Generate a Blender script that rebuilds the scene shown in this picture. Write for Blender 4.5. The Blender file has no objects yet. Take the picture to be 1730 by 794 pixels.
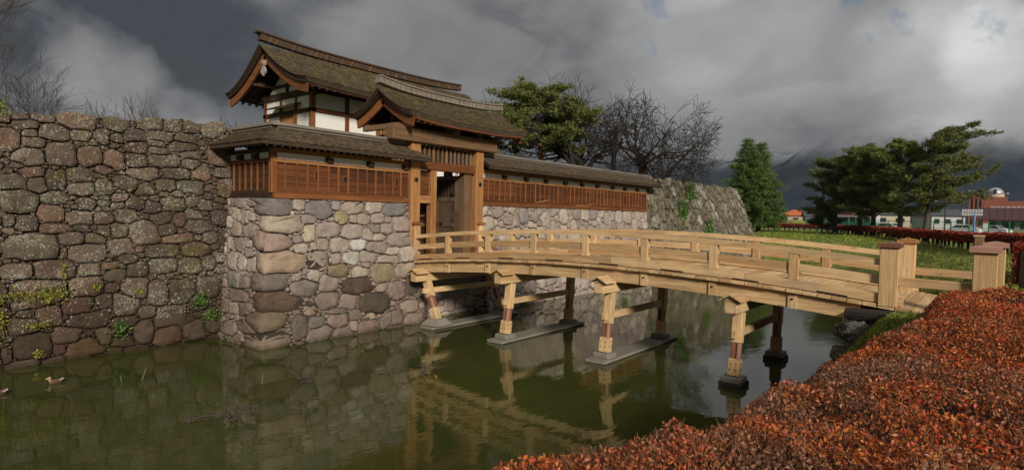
import bpy, math, random
import numpy as np
from mathutils import Vector, Matrix, noise

random.seed(11)
rng = np.random.default_rng(11)
SC = bpy.context.scene
COL = SC.collection

# ------------------------------------------------------------------ camera
EYE = Vector((0, 0, 3.64))
YAW, PITCH, ROLL = .893091, -.0349726, .0205984
_f = Vector((math.sin(YAW) * math.cos(PITCH), math.cos(YAW) * math.cos(PITCH), math.sin(PITCH)))
_r = Vector((math.cos(YAW), -math.sin(YAW), 0))
_u = _r.cross(_f)
_R = _r * math.cos(ROLL) + _u * math.sin(ROLL)
_U = -_r * math.sin(ROLL) + _u * math.cos(ROLL)
cam_d = bpy.data.cameras.new('camera')
cam = bpy.data.objects.new('camera', cam_d)
COL.objects.link(cam)
cam.matrix_world = Matrix(((_R.x, _U.x, -_f.x, EYE.x), (_R.y, _U.y, -_f.y, EYE.y), (_R.z, _U.z, -_f.z, EYE.z), (0, 0, 0, 1)))
cam_d.sensor_width = 36
cam_d.lens = 36 * 999.27 / 1730
cam_d.clip_start = .1
cam_d.clip_end = 12000
SC.camera = cam

# ------------------------------------------------------------------ sun, sky, exposure
SUN_AZ, SUN_EL = math.radians(214), math.radians(25)      # compass style: measured from +Y towards +X
SUN_DIR = Vector((math.sin(SUN_AZ) * math.cos(SUN_EL), math.cos(SUN_AZ) * math.cos(SUN_EL), math.sin(SUN_EL)))
sun_d = bpy.data.lights.new('sun', 'SUN')
sun_d.energy = 2.7
sun_d.angle = math.radians(11)
sun_d.color = (1, .93, .82)
sun = bpy.data.objects.new('sun', sun_d)
COL.objects.link(sun)
sun.rotation_euler = SUN_DIR.to_track_quat('Z', 'Y').to_euler()
SC.view_settings.view_transform = 'Standard'
SC.view_settings.look = 'None'
SC.view_settings.exposure = 0.62
SC.view_settings.gamma = 1
SC.cycles.use_denoising = True
SC.cycles.max_bounces = 6
SC.cycles.diffuse_bounces = 4
SC.cycles.glossy_bounces = 3
SC.cycles.transparent_max_bounces = 32
SC.cycles.volume_bounces = 0


class NT:
    """small helper round a node tree"""
    def __init__(self, tree):
        self.t = tree
        self.n = tree.nodes
        self.l = tree.links

    def new(self, kind, **kw):
        nd = self.n.new(kind)
        for k, v in kw.items():
            if k.startswith('i_'):
                key = k[2:]
                key = int(key) if key.isdigit() else key.replace('_', ' ')
                self.put(nd.inputs[key], v)
            else:
                setattr(nd, k, v)
        return nd

    def put(self, sock, v):
        if isinstance(v, bpy.types.NodeSocket):
            self.l.new(v, sock)
        elif isinstance(v, (tuple, list)) and len(v) == 3 and len(getattr(sock, 'default_value', (0, 0, 0))) == 4:
            sock.default_value = (*v, 1)
        else:
            sock.default_value = v

    def math(self, op, a, b=0.0, c=None, clamp=False):
        nd = self.n.new('ShaderNodeMath')
        nd.operation = op
        nd.use_clamp = clamp
        self.put(nd.inputs[0], a)
        self.put(nd.inputs[1], b)
        if c is not None:
            self.put(nd.inputs[2], c)
        return nd.outputs[0]

    def vmath(self, op, a, b=(0, 0, 0), out=0):
        nd = self.n.new('ShaderNodeVectorMath')
        nd.operation = op
        self.put(nd.inputs[0], a)
        self.put(nd.inputs['Scale' if op == 'SCALE' else 1], b)
        return nd.outputs[out]

    def noise(self, vec, scale=1, detail=4, rough=.55, dist=0, out='Fac'):
        nd = self.new('ShaderNodeTexNoise', i_Scale=scale, i_Detail=detail, i_Roughness=rough, i_Distortion=dist)
        self.l.new(vec, nd.inputs['Vector'])
        return nd.outputs[out]

    def ramp(self, fac, stops, interp='LINEAR'):
        nd = self.n.new('ShaderNodeValToRGB')
        cr = nd.color_ramp
        cr.interpolation = interp
        while len(cr.elements) < len(stops):
            cr.elements.new(.5)
        for e, (p, c) in zip(cr.elements, stops):
            e.position = p
            e.color = (c, c, c, 1) if isinstance(c, (int, float)) else (*c, 1)
        self.put(nd.inputs[0], fac)
        return nd.outputs[0]

    def mix(self, fac, a, b, mode='MIX'):
        nd = self.n.new('ShaderNodeMix')
        nd.data_type = 'RGBA'
        nd.blend_type = mode
        self.put(nd.inputs[0], fac)
        self.put(nd.inputs[6], a)
        self.put(nd.inputs[7], b)
        return nd.outputs[2]

    def smooth(self, v, lo, hi):
        nd = self.n.new('ShaderNodeMapRange')
        nd.interpolation_type = 'SMOOTHSTEP'
        self.put(nd.inputs[0], v)
        nd.inputs[1].default_value = lo
        nd.inputs[2].default_value = hi
        return nd.outputs[0]


def build_world():
    w = bpy.data.worlds.new('World')
    SC.world = w
    w.use_nodes = True
    T = NT(w.node_tree)
    T.n.clear()
    D = T.new('ShaderNodeTexCoord').outputs['Generated']
    sep = T.new('ShaderNodeSeparateXYZ')
    T.l.new(D, sep.inputs[0])
    dz = T.math('MAXIMUM', sep.outputs[2], 0.0)
    den = T.math('ADD', dz, .22)
    P = T.vmath('SCALE', D, T.math('DIVIDE', 1.0, den))
    warp = T.noise(P, .9, 3, .5, 0, 'Color')
    P2 = T.vmath('ADD', P, T.vmath('SCALE', warp, .9))
    big = T.noise(P2, 1.0, 7, .56)
    fine = T.noise(P2, 3.1, 8, .6)

    def blob(d, r0, r1):                      # soft cloud mass around a compass direction
        dn = Vector(d).normalized()
        wob = T.vmath('ADD', D, T.vmath('SCALE', T.vmath('SUBTRACT', T.noise(D, 5.0, 6, .58, 0, 'Color'), (.5, .5, .5)), .16))
        dt = T.vmath('DOT_PRODUCT', T.vmath('NORMALIZE', wob), tuple(dn), out=1)
        return T.smooth(dt, math.cos(math.radians(r0)), math.cos(math.radians(r1)))
    v = T.math('MULTIPLY_ADD', T.math('SUBTRACT', big, .5), .075, .076)
    v = T.math('MULTIPLY_ADD', T.math('SUBTRACT', fine, .5), .045, v)
    lump = T.smooth(T.noise(P2, 1.9, 8, .58, .3), .47, .60)
    v = T.math('MULTIPLY_ADD', T.math('SUBTRACT', lump, .5), .022, v)
    for d, r0, r1, a in SKY_MASSES:
        v = T.math('MULTIPLY_ADD', blob(d, r0, r1), a, v)
    v = T.math('MULTIPLY_ADD', T.math('SUBTRACT', T.noise(D, 11.0, 8, .62), .5), .03, v)
    v = T.math('MAXIMUM', v, .02)
    v = T.math('MULTIPLY', v, T.math('MULTIPLY_ADD', dz, 2.6, 1.0))     # overcast brightens towards the zenith
    tint = T.ramp(v, [(.03, (.82, .94, 1.16)), (.07, (.93, .98, 1.08)), (.12, (1, 1, 1.0)), (.3, (1.0, 1.0, 1.0))])
    cloud = T.vmath('SCALE', tint, T.math('MULTIPLY', v, 10.0))
    sky = T.new('ShaderNodeTexSky', sky_type='NISHITA', sun_disc=False)
    sky.sun_elevation = SUN_EL
    sky.sun_rotation = SUN_AZ
    gap = None
    for d, r0, r1 in SKY_GAPS:
        b = blob(d, r0, r1)
        gap = b if gap is None else T.math('MAXIMUM', gap, b)
    ragged = T.math('MULTIPLY_ADD', T.math('SUBTRACT', T.noise(D, 26.0, 7, .62), .5), 3.2, gap)
    gap = T.math('MULTIPLY', T.smooth(ragged, .7, 1.9), T.smooth(gap, .02, .6))
    blue = T.vmath('SCALE', sky.outputs[0], .42)
    col = T.mix(T.math('MULTIPLY', gap, .9), cloud, blue)
    bg = T.new('ShaderNodeBackground', i_Strength=.1)
    T.l.new(col, bg.inputs[0])
    out = T.new('ShaderNodeOutputWorld')
    T.l.new(bg.outputs[0], out.inputs[0])


SKY_MASSES = [((0.325, 0.916, 0.237), 17, 5, -0.018),
              ((0.411, 0.891, 0.193), 9, 2, -0.02),
              ((0.226, 0.944, 0.240), 13, 3, -0.028),
              ((0.281, 0.932, 0.229), 8, 2, -0.012),
              ((0.278, 0.947, 0.163), 4.5, 0.8, 0.05),
              ((0.321, 0.935, 0.153), 4, 0.8, 0.045),
              ((0.240, 0.955, 0.176), 3, 0.5, 0.02),
              ((0.386, 0.912, 0.140), 3, 0.4, 0.045),
              ((0.212, 0.970, 0.116), 4, 1, 0.02),
              ((0.444, 0.886, 0.137), 3, 0.5, 0.03),
              ((0.721, 0.619, 0.311), 11, 2, -0.012),
              ((0.912, 0.311, 0.268), 14, 4, 0.045),
              ((0.895, 0.341, 0.287), 6, 1, 0.015),
              ((0.935, 0.241, 0.262), 5, 1, 0.015),
              ((0.979, 0.014, 0.205), 9, 1.5, 0.06),
              ((0.977, -0.000, 0.214), 4, 0.4, 0.09),
              ((0.966, 0.034, 0.258), 4, 0.6, 0.03),
              ((0.989, 0.049, 0.141), 10, 2, 0.045),
              ((0.994, -0.008, 0.110), 5, 1, 0.03),
              ((0.898, 0.406, 0.168), 9, 2, 0.025),
              ((0.965, 0.243, 0.099), 6, 2, -0.012),
              ((0.985, 0.144, 0.096), 6, 2, -0.01),
              ((0.944, 0.307, 0.120), 7, 2, -0.012),
              ((0.997, -0.015, 0.080), 5, 1, -0.02)]
SKY_GAPS = [((0.964, 0.127, 0.234), 1.3, 0.3), ((0.969, 0.001, 0.246), 2.0, 0.4), ((0.854, 0.403, 0.329), 2.6, 0.8), ((0.859, 0.435, 0.272), 1.8, 0.4), ((0.962, 0.091, 0.256), 1.4, 0.4), ((0.945, 0.149, 0.290), 1.6, 0.4)]

build_world()

# ------------------------------------------------------------------ object helpers
WL = {}                                         # world location of every object that parents others


def fast_mesh(name, V, Fc, smooth=False):
    me = bpy.data.meshes.new(name)
    V = np.asarray(V, np.float32).reshape(-1, 3)
    Fc = np.asarray(Fc, np.int32)
    n, k = Fc.shape
    me.vertices.add(len(V))
    me.vertices.foreach_set('co', V.ravel())
    me.loops.add(n * k)
    me.loops.foreach_set('vertex_index', Fc.ravel())
    me.polygons.add(n)
    me.polygons.foreach_set('loop_start', np.arange(0, n * k, k, dtype=np.int32))
    if smooth:
        me.polygons.foreach_set('use_smooth', np.ones(n, bool))
    me.update(calc_edges=True)
    return me


def link(name, me, mat=None, parent=None, loc=None, color=None):
    o = bpy.data.objects.new(name, me)
    COL.objects.link(o)
    if mat is not None and me is not None and not me.materials:
        me.materials.append(mat)
    p = Vector((0, 0, 0))
    if parent is not None:
        o.parent = parent
        p = WL[parent.name]
    wl = Vector(loc) if loc is not None else Vector(p)
    o.location = wl - p
    WL[o.name] = wl
    if color is not None:
        o.color = (*color, 1)
    return o


def thing(name, loc, label, cat, group=None):
    o = bpy.data.objects.new(name, None)
    COL.objects.link(o)
    o.location = loc
    o.empty_display_size = .2
    WL[o.name] = Vector(loc)
    return tag(o, label, cat, group)


def tag(o, label=None, cat=None, group=None, kind=None):
    if label:
        o['label'] = label
    if cat:
        o['category'] = cat
    if group:
        o['group'] = group
    if kind:
        o['kind'] = kind
    return o


class MB:
    """mesh builder in world coordinates"""
    def __init__(self):
        self.v, self.f = [], []

    def add(self, vs, fs):
        b = len(self.v)
        self.v += [tuple(p) for p in vs]
        self.f += [tuple(i + b for i in f) for f in fs]
        return self

    def box(self, x0, x1, y0, y1, z0, z1):
        return self.add([(x0, y0, z0), (x1, y0, z0), (x1, y1, z0), (x0, y1, z0), (x0, y0, z1), (x1, y0, z1), (x1, y1, z1), (x0, y1, z1)],
                        [(0, 3, 2, 1), (4, 5, 6, 7), (0, 1, 5, 4), (1, 2, 6, 5), (2, 3, 7, 6), (3, 0, 4, 7)])

    def beam(self, p0, p1, w, h, c=.012, up=(0, 0, 1)):
        """squared timber from p0 to p1 with chamfered edges"""
        p0, p1 = Vector(p0), Vector(p1)
        d = (p1 - p0)
        L = d.length
        d.normalize()
        s = d.cross(Vector(up))
        if s.length < 1e-4:
            s = d.cross(Vector((0, 1, 0)))
        s.normalize()
        t = s.cross(d)
        c = min(c, w * .3, h * .3)
        ring = [(-w / 2, -h / 2 + c), (-w / 2 + c, -h / 2), (w / 2 - c, -h / 2), (w / 2, -h / 2 + c), (w / 2, h / 2 - c), (w / 2 - c, h / 2), (-w / 2 + c, h / 2), (-w / 2, h / 2 - c)]
        k = 1 - 2 * c / max(w, h)
        vs = []
        for a, q in ((0, k), (c, 1), (L - c, 1), (L, k)):
            for x, y in ring:
                vs.append(p0 + d * a + s * x * q + t * y * q)
        fs = [tuple(range(7, -1, -1)), tuple(range(24, 32))]
        for r in range(3):
            for i in range(8):
                j = (i + 1) % 8
                fs.append((r * 8 + i, r * 8 + j, r * 8 + 8 + j, r * 8 + 8 + i))
        return self.add(vs, fs)

    def sweep(self, pts, ups, w, h, side=None):
        """rectangular section w x h carried along pts; pts lie at the centre of the section"""
        n = len(pts)
        vs = []
        for i, p in enumerate(pts):
            p = Vector(p)
            d = (Vector(pts[min(i + 1, n - 1)]) - Vector(pts[max(i - 1, 0)])).normalized()
            u = Vector(ups if not isinstance(ups, list) else ups[i])
            s = d.cross(u).normalized()
            t = s.cross(d)
            ww = w[i] if isinstance(w, list) else w
            hh = h[i] if isinstance(h, list) else h
            vs += [p - s * ww / 2 - t * hh / 2, p + s * ww / 2 - t * hh / 2, p + s * ww / 2 + t * hh / 2, p - s * ww / 2 + t * hh / 2]
        fs = [(3, 2, 1, 0), tuple(range(4 * n - 4, 4 * n))]
        for i in range(n - 1):
            for k in range(4):
                j = (k + 1) % 4
                fs.append((4 * i + k, 4 * i + j, 4 * i + 4 + j, 4 * i + 4 + k))
        return self.add(vs, fs)

    def tube(self, pts, rad, sides=8, caps=True):
        n = len(pts)
        vs = []
        s = None
        for i, p in enumerate(pts):
            p = Vector(p)
            d = (Vector(pts[min(i + 1, n - 1)]) - Vector(pts[max(i - 1, 0)])).normalized()
            ref = s if s is not None else (Vector((0, 0, 1)) if abs(d.z) < .9 else Vector((1, 0, 0)))
            s = (ref - d * ref.dot(d)).normalized()
            t = d.cross(s)
            r = rad[i] if isinstance(rad, (list, tuple)) else rad
            for k in range(sides):
                a = 2 * math.pi * k / sides
                vs.append(p + s * math.cos(a) * r + t * math.sin(a) * r)
        fs = []
        for i in range(n - 1):
            for k in range(sides):
                j = (k + 1) % sides
                fs.append((i * sides + k, i * sides + j, i * sides + sides + j, i * sides + sides + k))
        if caps:
            fs += [tuple(range(sides - 1, -1, -1)), tuple(range((n - 1) * sides, n * sides))]
        return self.add(vs, fs)

    def prism(self, poly, ext):
        """polygon (list of 3-D points) pushed along ext"""
        n = len(poly)
        e = Vector(ext)
        vs = [Vector(p) for p in poly] + [Vector(p) + e for p in poly]
        fs = [tuple(range(n - 1, -1, -1)), tuple(range(n, 2 * n))] + [(i, (i + 1) % n, n + (i + 1) % n, n + i) for i in range(n)]
        return self.add(vs, fs)

    def lathe(self, c, prof, seg=16):
        vs = []
        for r, z in prof:
            for k in range(seg):
                a = 2 * math.pi * k / seg
                vs.append((c[0] + r * math.cos(a), c[1] + r * math.sin(a), c[2] + z))
        fs = [(i * seg + k, i * seg + (k + 1) % seg, i * seg + seg + (k + 1) % seg, i * seg + seg + k) for i in range(len(prof) - 1) for k in range(seg)]
        fs += [tuple(range(seg - 1, -1, -1)), tuple(range((len(prof) - 1) * seg, len(prof) * seg))]
        return self.add(vs, fs)

    def mesh(self, name, off=(0, 0, 0), smooth=False):
        me = bpy.data.meshes.new(name)
        o = Vector(off)
        me.from_pydata([Vector(p) - o for p in self.v], [], self.f)
        if smooth:
            me.polygons.foreach_set('use_smooth', [True] * len(me.polygons))
        me.update()
        return me

    def build(self, name, mat, parent=None, smooth=False, loc=None, color=None):
        p = Vector(loc) if loc is not None else (WL[parent.name] if parent is not None else Vector((0, 0, 0)))
        return link(name, self.mesh(name, p, smooth), mat, parent, p, color)


def recalc(o):
    import bmesh
    bm = bmesh.new()
    bm.from_mesh(o.data)
    bmesh.ops.recalc_face_normals(bm, faces=bm.faces)
    bm.to_mesh(o.data)
    bm.free()


# ------------------------------------------------------------------ materials
MATS = {}


def new_mat(name):
    m = bpy.data.materials.new(name)
    m.use_nodes = True
    T = NT(m.node_tree)
    b = m.node_tree.nodes['Principled BSDF']
    MATS[name] = m
    return m, T, b


def obj_coord(T, spread=37.0):
    c = T.new('ShaderNodeTexCoord').outputs['Object']
    r = T.new('ShaderNodeObjectInfo').outputs['Random']
    return T.vmath('ADD', c, T.vmath('SCALE', (1.0, .7, .4), T.math('MULTIPLY', r, spread)))


def wood(name, light, dark, axis='y', scale=1.0, rough=.7, weather=(.3, .27, .22), wamt=.25, bump=.25):
    m, T, b = new_mat(name)
    sc = {'x': (.5, 9, 9), 'y': (9, .5, 9), 'z': (9, 9, .5)}[axis]
    co = obj_coord(T)
    st = T.vmath('MULTIPLY', co, tuple(s * scale for s in sc))
    g = T.noise(st, 1.6, 6, .62, .6)
    g2 = T.noise(st, 5.5, 3, .6, .2)
    blot = T.noise(co, 1.3, 4, .6)
    fac = T.math('MULTIPLY_ADD', T.math('SUBTRACT', g2, .5), .35, g)
    rnd = T.new('ShaderNodeObjectInfo').outputs['Random']
    fac = T.math('ADD', fac, T.math('MULTIPLY_ADD', rnd, .34, -.17))
    c = T.ramp(fac, [(.30, dark), (.50, tuple((a + d) / 2 for a, d in zip(light, dark))), (.68, light)])
    c = T.mix(T.math('MULTIPLY', T.smooth(blot, .48, .72), wamt), c, weather)
    kn = T.new('ShaderNodeTexVoronoi', i_Scale=1.0)
    T.l.new(T.vmath('MULTIPLY', co, {'x': (1.1, 5, 5), 'y': (5, 1.1, 5), 'z': (5, 5, 1.1)}[axis]), kn.inputs['Vector'])
    c = T.mix(T.math('MULTIPLY', T.math('SUBTRACT', 1.0, T.smooth(kn.outputs['Distance'], .04, .14)), .6), c, tuple(q * .45 for q in dark))
    streak = T.noise(T.vmath('MULTIPLY', co, {'x': (.35, 2.2, 2.2), 'y': (2.2, .35, 2.2), 'z': (2.2, 2.2, .35)}[axis]), 1.4, 5, .65)
    c = T.mix(T.math('MULTIPLY', T.smooth(streak, .52, .72), .45), c, tuple(q * .62 for q in dark))
    T.l.new(c, b.inputs['Base Color'])
    b.inputs['Roughness'].default_value = rough
    b.inputs['Specular IOR Level'].default_value = .25
    bp = T.new('ShaderNodeBump', i_Strength=bump, i_Distance=.02)
    T.l.new(fac, bp.inputs['Height'])
    T.l.new(bp.outputs[0], b.inputs['Normal'])
    return m


for ax in 'xyz':
    wood('cypress_' + ax, (.66, .45, .235), (.38, .225, .10), ax, wamt=.5, weather=(.33, .255, .175), bump=.5)
    wood('orange_' + ax, (.43, .215, .08), (.24, .105, .036), ax, wamt=.18, weather=(.22, .12, .06))
    wood('plank_' + ax, (.15, .052, .017), (.052, .018, .008), ax, wamt=.2, weather=(.06, .028, .016), rough=.6)
    wood('batten_' + ax, (.25, .095, .030), (.115, .040, .013), ax, wamt=.15, weather=(.12, .05, .025), rough=.6)
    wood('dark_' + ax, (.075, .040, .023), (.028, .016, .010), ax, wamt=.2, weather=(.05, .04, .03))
    wood('redwood_' + ax, (.25, .105, .065), (.14, .05, .03), ax, wamt=.1)
    wood('old_' + ax, (.25, .145, .07), (.11, .06, .03), ax, wamt=.3, weather=(.16, .13, .10))
    wood('grey_' + ax, (.22, .19, .155), (.11, .092, .075), ax, wamt=.3, weather=(.09, .085, .05))


def plain(name, col, rough=.7, metal=0, var=.15, scale=3.0, bump=0.0, spec=.3):
    m, T, b = new_mat(name)
    co = obj_coord(T)
    n = T.noise(co, scale, 5, .6)
    k = T.math('MULTIPLY_ADD', T.math('SUBTRACT', n, .5), var * 2, 1.0)
    T.l.new(T.vmath('SCALE', col, k), b.inputs['Base Color'])
    b.inputs['Roughness'].default_value = rough
    b.inputs['Metallic'].default_value = metal
    b.inputs['Specular IOR Level'].default_value = spec
    if bump:
        bp = T.new('ShaderNodeBump', i_Strength=bump, i_Distance=.03)
        T.l.new(T.noise(co, scale * 4, 5, .6), bp.inputs['Height'])
        T.l.new(bp.outputs[0], b.inputs['Normal'])
    return m


plain('plaster', (.74, .72, .66), .85, var=.07, scale=1.2)
plain('iron', (.018, .018, .02), .45, metal=.4, var=.3)
plain('copper_cap', (.17, .075, .04), .4, var=.2)
plain('pink_cap', (.36, .19, .13), .45, var=.15)
plain('concrete', (.20, .18, .145), .85, var=.3, scale=4, bump=.4)
plain('core_earth', (.045, .034, .025), .95, var=.4, scale=7, bump=.6)
plain('gegyo_paint', (.33, .28, .25), .7, var=.4, scale=14)
plain('black_log', (.030, .022, .018), .95, var=.6, scale=9, bump=.8)
plain('blue_paint', (.03, .10, .30), .5)
plain('dark_inside', (.02, .014, .010), .9)


def stone(name, base_mix, lichen, moss, dark_low=False, rough=.9, bump=.8, crust=.3):
    """colour comes from each stone object's own colour, broken up by mottling, crust, lichen spots and moss"""
    m, T, b = new_mat(name)
    co = obj_coord(T, 61)
    info = T.new('ShaderNodeObjectInfo')
    pos = T.new('ShaderNodeNewGeometry').outputs['Position']
    n1 = T.noise(co, 3.0, 6, .65)
    n2 = T.noise(co, 22, 5, .7)
    n3 = T.noise(co, 1.1, 3, .6)
    n4 = T.noise(co, 70, 3, .7)
    k = T.math('MULTIPLY_ADD', T.math('SUBTRACT', n1, .5), 1.3, 1.0)
    k = T.math('MULTIPLY_ADD', T.math('SUBTRACT', n2, .5), 1.1, k)
    k = T.math('MAXIMUM', T.math('MULTIPLY_ADD', T.math('SUBTRACT', n4, .5), .8, k), .15)
    c = T.vmath('SCALE', info.outputs['Color'], k)
    c = T.mix(T.math('MULTIPLY', T.smooth(n3, .5, .68), crust), c, base_mix)
    if moss:
        mo = T.noise(pos, 1.1, 5, .65)
        c = T.mix(T.math('MULTIPLY', T.smooth(mo, .53, .68), moss), c, (.10, .085, .022))
    if dark_low:                                 # old waterline: damp dark stains with a ragged top
        sep = T.new('ShaderNodeSeparateXYZ')
        T.l.new(pos, sep.inputs[0])
        zz = T.math('MULTIPLY_ADD', T.math('SUBTRACT', T.noise(pos, .9, 4, .6), .5), 2.2, sep.outputs[2])
        wet = T.math('SUBTRACT', 1.0, T.smooth(zz, 1.0, 2.3))
        c = T.mix(T.math('MULTIPLY', wet, .58), c, T.vmath('MULTIPLY', c, (.42, .35, .29)))
        line = T.math('SUBTRACT', 1.0, T.smooth(T.math('MULTIPLY_ADD', T.math('SUBTRACT', n1, .5), .12, sep.outputs[2]), .03, .16))
        c = T.mix(T.math('MULTIPLY', line, .7), c, T.vmath('MULTIPLY', c, (.5, .47, .36)))
    if lichen:
        sepz = T.new('ShaderNodeSeparateXYZ')
        T.l.new(pos, sepz.inputs[0])
        zone = T.math('MULTIPLY', T.noise(pos, 1.3, 4, .6), T.smooth(T.math('MULTIPLY_ADD', T.noise(pos, 1.7, 3, .6), .9, sepz.outputs[2]), .75, 1.35))   # no lichen near the old waterline
        lo, hi = lichen
        crust_l = T.math('MULTIPLY', T.smooth(T.noise(pos, 19, 6, .66), .50, .58), T.smooth(zone, lo + .03, hi))
        c = T.mix(T.math('MULTIPLY', crust_l, .7), c, (.28, .265, .20))
        for sc_, th, colr in ((13.0, .34, (.34, .33, .27)), (27.0, .38, (.42, .42, .37)), (6.0, .20, (.24, .25, .14))):
            vo = T.new('ShaderNodeTexVoronoi', i_Scale=sc_, i_Randomness=1.0)
            T.l.new(T.vmath('ADD', pos, T.vmath('SCALE', T.noise(pos, sc_ * 1.7, 3, .6, 0, 'Color'), .06)), vo.inputs['Vector'])
            rv = T.new('ShaderNodeSeparateColor')
            T.l.new(vo.outputs['Color'], rv.inputs[0])
            rad = T.math('MULTIPLY', T.math('MULTIPLY', rv.outputs[0], th), T.smooth(T.math('MULTIPLY_ADD', rv.outputs[1], .25, zone), lo, hi))
            spot = T.smooth(T.math('SUBTRACT', rad, vo.outputs['Distance']), -.02, .05)
            c = T.mix(T.math('MULTIPLY', spot, .85), c, colr)
    T.l.new(c, b.inputs['Base Color'])
    b.inputs['Roughness'].default_value = rough
    b.inputs['Specular IOR Level'].default_value = .2
    h = T.math('MULTIPLY_ADD', n4, .12, T.math('MULTIPLY_ADD', n2, .5, T.math('MULTIPLY', n1, 1.3)))
    bp = T.new('ShaderNodeBump', i_Strength=bump, i_Distance=.05)
    T.l.new(h, bp.inputs['Height'])
    T.l.new(bp.outputs[0], b.inputs['Normal'])
    return m


stone('stone_old', (.11, .078, .05), (.46, .61), .6, dark_low=True, bump=1.0, crust=.35)
stone('stone_base', (.30, .235, .17), None, 0, dark_low=True, crust=.3)
stone('stone_right', (.33, .27, .20), None, 0, crust=.25)
stone('stone_mossy', (.10, .082, .05), (.42, .68), .75, bump=.8, crust=.3)


def roof_mat(name, a, bcol, mossy):
    m, T, b = new_mat(name)
    geo = T.new('ShaderNodeNewGeometry')
    pos = geo.outputs['Position']
    isl = geo.outputs['Random Per Island']
    n = T.noise(pos, 2.2, 6, .65)
    n2 = T.noise(pos, 14, 4, .6)
    f = T.math('MULTIPLY_ADD', isl, .5, T.math('MULTIPLY', n2, .6))
    c = T.ramp(f, [(.2, bcol), (.9, a)])
    c = T.mix(T.math('MULTIPLY', T.smooth(n, .46, .60), mossy), c, T.vmath('SCALE', (.125, .108, .03), T.math('MULTIPLY_ADD', isl, .9, .5)))
    T.l.new(c, b.inputs['Base Color'])
    b.inputs['Roughness'].default_value = .9
    b.inputs['Specular IOR Level'].default_value = .15
    bp = T.new('ShaderNodeBump', i_Strength=.5, i_Distance=.03)
    T.l.new(n2, bp.inputs['Height'])
    T.l.new(bp.outputs[0], b.inputs['Normal'])
    return m


roof_mat('shingle_bark', (.135, .098, .062), (.044, .032, .022), .6)
roof_mat('shingle_plank', (.16, .115, .078), (.055, .04, .029), .25)
roof_mat('roof_edge', (.07, .048, .032), (.03, .02, .014), .15)


def leafmat(name, stops, rough=.6, zone=None, trans=.12, scale=1.5):
    m, T, b = new_mat(name)
    geo = T.new('ShaderNodeNewGeometry')
    r = geo.outputs['Random Per Island']
    n = T.noise(geo.outputs['Position'], scale, 4, .6)
    f = T.math('MULTIPLY_ADD', T.math('SUBTRACT', n, .5), .9, r)
    c = T.ramp(f, stops)
    if zone:
        z2 = T.noise(geo.outputs['Position'], zone[0], 4, .6)
        c = T.mix(T.math('MULTIPLY', T.smooth(z2, zone[1], zone[2]), zone[4]), c, T.vmath('SCALE', zone[3], T.math('MULTIPLY_ADD', r, .9, .5)))
    T.l.new(c, b.inputs['Base Color'])
    b.inputs['Roughness'].default_value = rough
    b.inputs['Specular IOR Level'].default_value = .3
    tr = T.new('ShaderNodeBsdfTranslucent')
    T.l.new(c, tr.inputs[0])
    ms = T.new('ShaderNodeMixShader', i_0=trans)
    T.l.new(b.outputs[0], ms.inputs[1])
    T.l.new(tr.outputs[0], ms.inputs[2])
    T.l.new(ms.outputs[0], T.n['Material Output'].inputs[0])
    return m


leafmat('hedge_leaf', [(.0, (.06, .018, .011)), (.2, (.23, .05, .015)), (.5, (.44, .095, .022)), (.8, (.54, .20, .05)), (1.0, (.56, .035, .02))], .42,
        zone=(.9, .47, .64, (.19, .115, .075), .8), trans=.2)
leafmat('hedge_far_leaf', [(.0, (.10, .018, .012)), (.5, (.28, .034, .016)), (1.0, (.42, .08, .025))], .6)
leafmat('pine_needle', [(.0, (.045, .07, .018)), (.5, (.12, .165, .034)), (1.0, (.22, .235, .05))], .6, scale=.5)
leafmat('pine_needle_warm', [(.0, (.045, .05, .014)), (.5, (.115, .145, .03)), (1.0, (.21, .195, .05))], .6, scale=.6)
leafmat('cedar_needle', [(.0, (.03, .06, .018)), (.5, (.08, .145, .03)), (1.0, (.15, .21, .04))], .6, scale=.4)
leafmat('shrub_leaf', [(.0, (.03, .035, .012)), (.5, (.075, .085, .02)), (.85, (.16, .10, .03)), (1.0, (.28, .09, .02))], .6)
leafmat('ivy_leaf', [(.0, (.07, .10, .015)), (.5, (.20, .23, .03)), (1.0, (.34, .32, .05))], .5)
leafmat('weed_leaf', [(.0, (.03, .08, .012)), (.5, (.07, .16, .02)), (1.0, (.13, .22, .04))], .5)
leafmat('grass_leaf', [(.0, (.10, .15, .020)), (.5, (.20, .26, .035)), (1.0, (.30, .32, .06))], .7, zone=(.25, .52, .74, (.26, .22, .06), .4))
leafmat('twig_bark', [(.0, (.10, .05, .03)), (.5, (.22, .11, .05)), (1.0, (.34, .20, .10))], .7, trans=0.0)
plain('bark_dark', (.024, .018, .015), .9, var=.4, scale=8, bump=.6)
plain('bark_red', (.16, .065, .035), .9, var=.4, scale=6, bump=.6)
plain('bark_grey', (.075, .06, .05), .9, var=.4, scale=6, bump=.6)

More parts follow.
